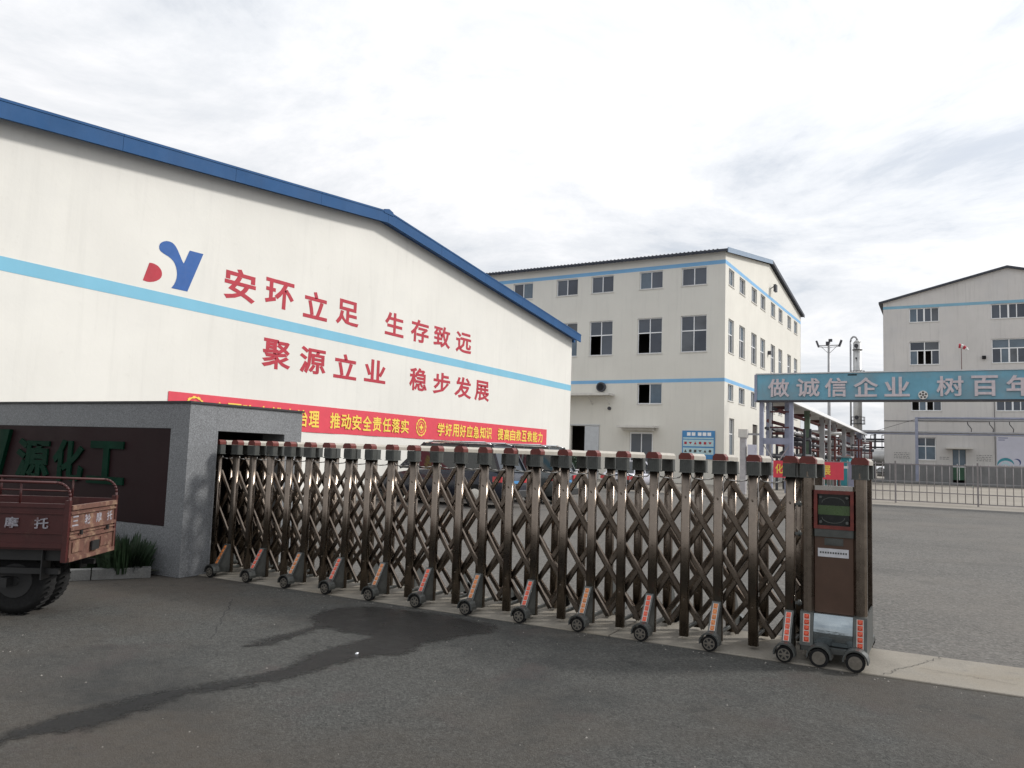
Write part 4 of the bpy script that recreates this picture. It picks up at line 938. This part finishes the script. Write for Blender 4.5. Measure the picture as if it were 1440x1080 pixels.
# ------------------------------------------------------------------ cargo tricycle
tt = thing('cargo_tricycle', 'old red cargo tricycle with ribbed tan tailgate parked before the granite block', 'tricycle', (-6.68, 4.26, 0), math.radians(32))
W_ = .95
def tb(name, m, *boxes, par=None, lab=None):
    b = MB()
    for q in boxes: b.box(*q)
    o = b.build(name, mt[m], par or tt)
    if lab: o['label'] = lab
    return o
tb('bed_floor', 'truck_red', (-1.75, -.02, .02, W_-.02, .60, .64))
for y0_ in (0, W_-.03):
    yo = y0_-.012 if y0_ == 0 else y0_+.03
    sp_ = tb('side_panel', 'truck_red', (-1.75, -.03, y0_, y0_+.03, .62, 1.0))
    for q_ in ((.965, 1.0), (.62, .66), (.74, .75), (.91, .92)): tb('pressed_rib', 'truck_red', (-1.75, -.03, yo, yo+.012, *q_), par=sp_)
for y0_ in (.0, W_-.03):
    b = MB(); yy = y0_+.015
    pts = [(0, yy, .98), (0, yy, 1.06)]+[(-.12+.12*math.cos(t), yy, 1.06+.12*math.sin(t)) for t in [math.pi/2*k/6 for k in range(1, 7)]]+[(-1.75, yy, 1.18)]
    b.tube(pts, .012, n=8); b.cyl((-.42, yy, .99), (-.42, yy, 1.17), .01, n=6); b.cyl((-1.1, yy, .99), (-1.1, yy, 1.17), .01, n=6); b.cyl((-.42, yy, 1.055), (-1.75, yy, 1.055), .008, n=6); b.build('guard_rail', mt['truck_red'], tt)
for y0_ in (0., W_-.03): tb('corner_post', 'truck_red', (-.03, .012, y0_-.01, y0_+.035, .50, 1.03))
tg = tb('tailgate', 'tailgate', (-.012, .004, .03, W_-.03, .50, .985), (.004, .022, .03, W_-.03, .945, .985), (.004, .018, .03, W_-.03, .905, .92), (.004, .022, .03, W_-.03, .765, .795), (.004, .016, .03, W_-.03, .735, .75), (.004, .022, .03, W_-.03, .69, .712), (.004, .026, .03, W_-.03, .50, .535), (.004, .018, .03, .045, .53, .70), (.004, .018, W_-.045, W_-.03, .53, .70),
   (.004, .014, .10, .30, .57, .66), (.004, .014, .64, .84, .57, .66), lab='weathered tan tailgate with pressed ribs')
tb('latch', 'black_plastic', (.014, .03, .44, .58, .555, .64), (.02, .034, .2, .23, .72, .76), (.02, .034, .72, .75, .72, .76))
PT = frame((0, 0, 0), (0, 1, 0), (1, 0, 0)); PS = frame((0, 0, 0), (1, 0, 0), (0, -1, 0))
for i, c in enumerate('三轮摩托'): char(c, 'painted_character', tt, mt['faded_paint'], PT, .08+.225*i, .19+.225*i, .80, .89, .005, .0065)
for c, a in (('摩', -.52), ('托', -.27)): char(c, 'painted_character', tt, mt['faded_paint'], PS, a, a+.12, .785, .88, .012, .0145)
for y0_ in (.24, W_-.46):
    b = MB(); yc = y0_+.06
    for r0_, r1_, a, c in ((.24, .295, -.065, -.05), (.295, .30, -.05, .05), (.295, .24, .05, .065)): b.cyl((-.52, yc+a, .30), (-.52, yc+c, .30), r0_, r1_, n=28)
    wv_ = b.build('wheel', mt['rubber'], tt)
    b = MB(); b.cyl((-.52, yc-.075, .30), (-.52, yc+.075, .30), .15, n=20); b.cyl((-.52, yc-.09, .30), (-.52, yc+.09, .30), .04, n=10); b.build('rim', mt['black_plastic'], wv_)
    b = MB()
    for k in range(36):
        t = 2*math.pi*k/36; b.bar((-.52+math.cos(t)*.298, yc-.055, .30+math.sin(t)*.298), (-.52+math.cos(t+.08)*.298, yc+.055, .30+math.sin(t+.08)*.298), .012, .012)
    b.build('tread', mt['rubber'], wv_)
tb('chassis', 'black_plastic', (-1.6, -.03, .1, .85, .50, .6), (-2.3, -.05, .22, .27, .50, .58), (-2.3, -.05, .68, .73, .50, .58), (-.6, -.52, .1, .85, .26, .34), (-.06, -.02, .1, .85, .48, .58), (-1.0, -.1, .12, .16, .38, .43), (-1.0, -.1, .79, .83, .38, .43))
tb('mudflap', 'black_plastic', (-.22, -.21, .05, .2, .34, .6)); tb('mudflap', 'black_plastic', (-.22, -.21, .76, .9, .34, .6))
pass
tb('seat', 'black_plastic', (-2.3, -1.85, .3, .65, .72, .85)); tb('engine_cover', 'truck_red', (-2.35, -1.8, .28, .67, .45, .72))
b = MB(); b.cyl((-2.9, W_/2-.05, .28), (-2.9, W_/2+.05, .28), .27, n=24); b.build('wheel', mt['rubber'], tt)
b = MB(); b.cyl((-2.9, W_/2-.09, .28), (-2.65, W_/2-.09, 1.05), .02, n=8); b.cyl((-2.9, W_/2+.09, .28), (-2.65, W_/2+.09, 1.05), .02, n=8); b.cyl((-2.65, .15, 1.1), (-2.65, .8, 1.1), .015, n=8); b.bar((-2.3, W_/2, .6), (-2.7, W_/2, .9), .1, .1); b.build('fork', mt['black_plastic'], tt)

# ------------------------------------------------------------------ cars
def make_car(name, label, paint, loc, rz, L=4.6, W=1.85, Hc=1.72, suv=True):
    t = thing(name, label, 'car', loc, rz)
    hl = L/2; hw = W/2; bl = Hc*.56
    body = [(-hl, .45, .62 if not suv else .66, .78), (-hl+.04, .3, bl-.05, .9), (-hl+.4, .25, bl, 1.), (-.4, .22, bl, 1.), (.75, .22, bl-.03, 1.), (hl-.8, .24, bl-.15, .98), (hl-.2, .28, bl-.3, .88), (hl, .38, .6, .7)]
    def sec(x, zb, zt, k): h = hw*k; m = (zb+zt)/2; return [(x, -h*.9, zb), (x, -h, m-.1), (x, -h*.99, m+.12), (x, -h*.93, zt-.02), (x, -h*.86, zt), (x, h*.86, zt), (x, h*.93, zt-.02), (x, h*.99, m+.12), (x, h, m-.1), (x, h*.9, zb)]
    b = MB(); ss = [sec(*q) for q in body]; n = 10
    for s_ in ss: b.v += s_
    for i in range(len(ss)-1):
        for j in range(n): b.f.append((i*n+j, i*n+(j+1) % n, (i+1)*n+(j+1) % n, (i+1)*n+j)); b.m.append(0); b.sm.append(True)
    b.f += [tuple(reversed(range(n))), tuple(range(len(ss)*n-n, len(ss)*n))]; b.m += [0, 0]; b.sm += [False, False]
    b.build('body', mt[paint], t)
    xb0, xb1, xt0, xt1 = (-hl+.12, 1.35, -hl+.5, .55) if suv else (-hl+.55, 1.3, -hl+1.25, .45)
    g = MB(); a = hw*.86; c = hw*.68; ztp = Hc-.05
    lo_ = [(xb0, -a, bl-.01), (xb1, -a, bl-.01), (xb1, a, bl-.01), (xb0, a, bl-.01)]; hi_ = [(xt0, -c, ztp), (xt1, -c, ztp), (xt1, c, ztp), (xt0, c, ztp)]
    g.hexa(lo_+hi_); g.build('window_glass', mt['car_glass'], t)
    r = MB(); ext = .03
    nx_ = 8
    for i in range(nx_):
        u0 = i/nx_; u1 = (i+1)/nx_; X0 = xt0-ext+(xt1-xt0+2*ext)*u0; X1 = xt0-ext+(xt1-xt0+2*ext)*u1
        za_ = ztp+.05*math.sin(math.pi*(.12+.76*u0)); zb_ = ztp+.05*math.sin(math.pi*(.12+.76*u1))
        for (ya, yb, da, db) in ((-c-.02, -c*.6, -.03, 0), (-c*.6, c*.6, 0, 0), (c*.6, c+.02, 0, -.03)):
            r.add([(X0, ya, za_+da), (X1, ya, zb_+da), (X1, yb, zb_+db), (X0, yb, za_+db)], [(0, 1, 2, 3)], sm=True)
    r.box(xt0-ext, xt1+ext, -c-.02, c+.02, ztp-.03, ztp+.001); r.build('roof', mt[paint], t)
    for s_ in (-1, 1):
        p = MB()
        for xa_, xb_ in ((xb0, xt0), (xb1, xt1)): p.bar((xa_, s_*a, bl), (xb_, s_*c, ztp), .05, .09)
        for fx in (.0, -.95): p.bar((fx, s_*a, bl), (fx-.05, s_*c, ztp), .04, .07)
        p.build('pillar', mt[paint], t)
        l = MB(); l.box(-hl-.01, -hl+.16, s_*hw*.62-.16, s_*hw*.62+.16, bl-.32, bl-.12); l.box(-hl+.0, -hl+.3, s_*hw*.9-.08, s_*hw*.9+.06, bl-.30, bl-.14); l.build('taillight', mt['taillight'], t)
        l = MB(); l.box(hl-.25, hl-.04, s_*hw*.66-.14, s_*hw*.66+.14, .62, .75); l.build('headlight', mt['chrome'], t)
        m_ = MB(); m_.bev(.75, .95, s_*hw*1.1-.1, s_*hw*1.1+.1, bl, bl+.14, .03); m_.build('mirror', mt[paint], t)
        if suv:
            m_ = MB(); m_.tube([(xt0+.05, s_*c, ztp-.01), (xt0+.25, s_*c, ztp+.06), (xt1-.3, s_*c, ztp+.06), (xt1-.02, s_*c, ztp-.01)], .026, n=8); m_.build('roof_rail', mt['chrome'], t)
        for wx in (-hl+.85, hl-.85):
            q = MB(); q.cyl((wx, s_*(hw-.22), .34), (wx, s_*(hw+.01), .34), .34, n=24); wv_ = q.build('wheel', mt['rubber'], t)
            q = MB(); q.cyl((wx, s_*(hw+.01), .34), (wx, s_*(hw+.022), .34), .21, n=18); q.build('rim', mt['chrome'], wv_)
    l = MB(); l.bev(-hl-.06, -hl+.1, -hw*.8, hw*.8, .3, .52, .02, axis='y'); l.bev(hl-.12, hl+.04, -hw*.7, hw*.7, .3, .5, .02, axis='y'); l.build('bumper', mt['black_plastic'], t)
    l = MB(); l.box(-hl-.03, -hl, -.22, .22, .72, .8); l.build('number_plate', mt['board_blue'], t)
    return t
make_car('parked_car', 'dark suv with silver roof rails parked nearest against the warehouse wall', 'car_dark', (-13.55, 20.9, 0), math.pi, L=4.7, Hc=1.9)
make_car('parked_car', 'dark grey suv parked beyond the nearest suv, under the right end of the wall banner', 'car_grey', (-13.4, 24.3, 0), math.pi, L=4.7, Hc=1.92)
make_car('parked_car', 'white car with red tail lights parked in front of the factory building', 'car_white', (-14.75, 40.6, 0), math.pi/2, L=4.5, W=1.8, Hc=1.5, suv=False)
ps.location = (-17.75, 39.5, 0)
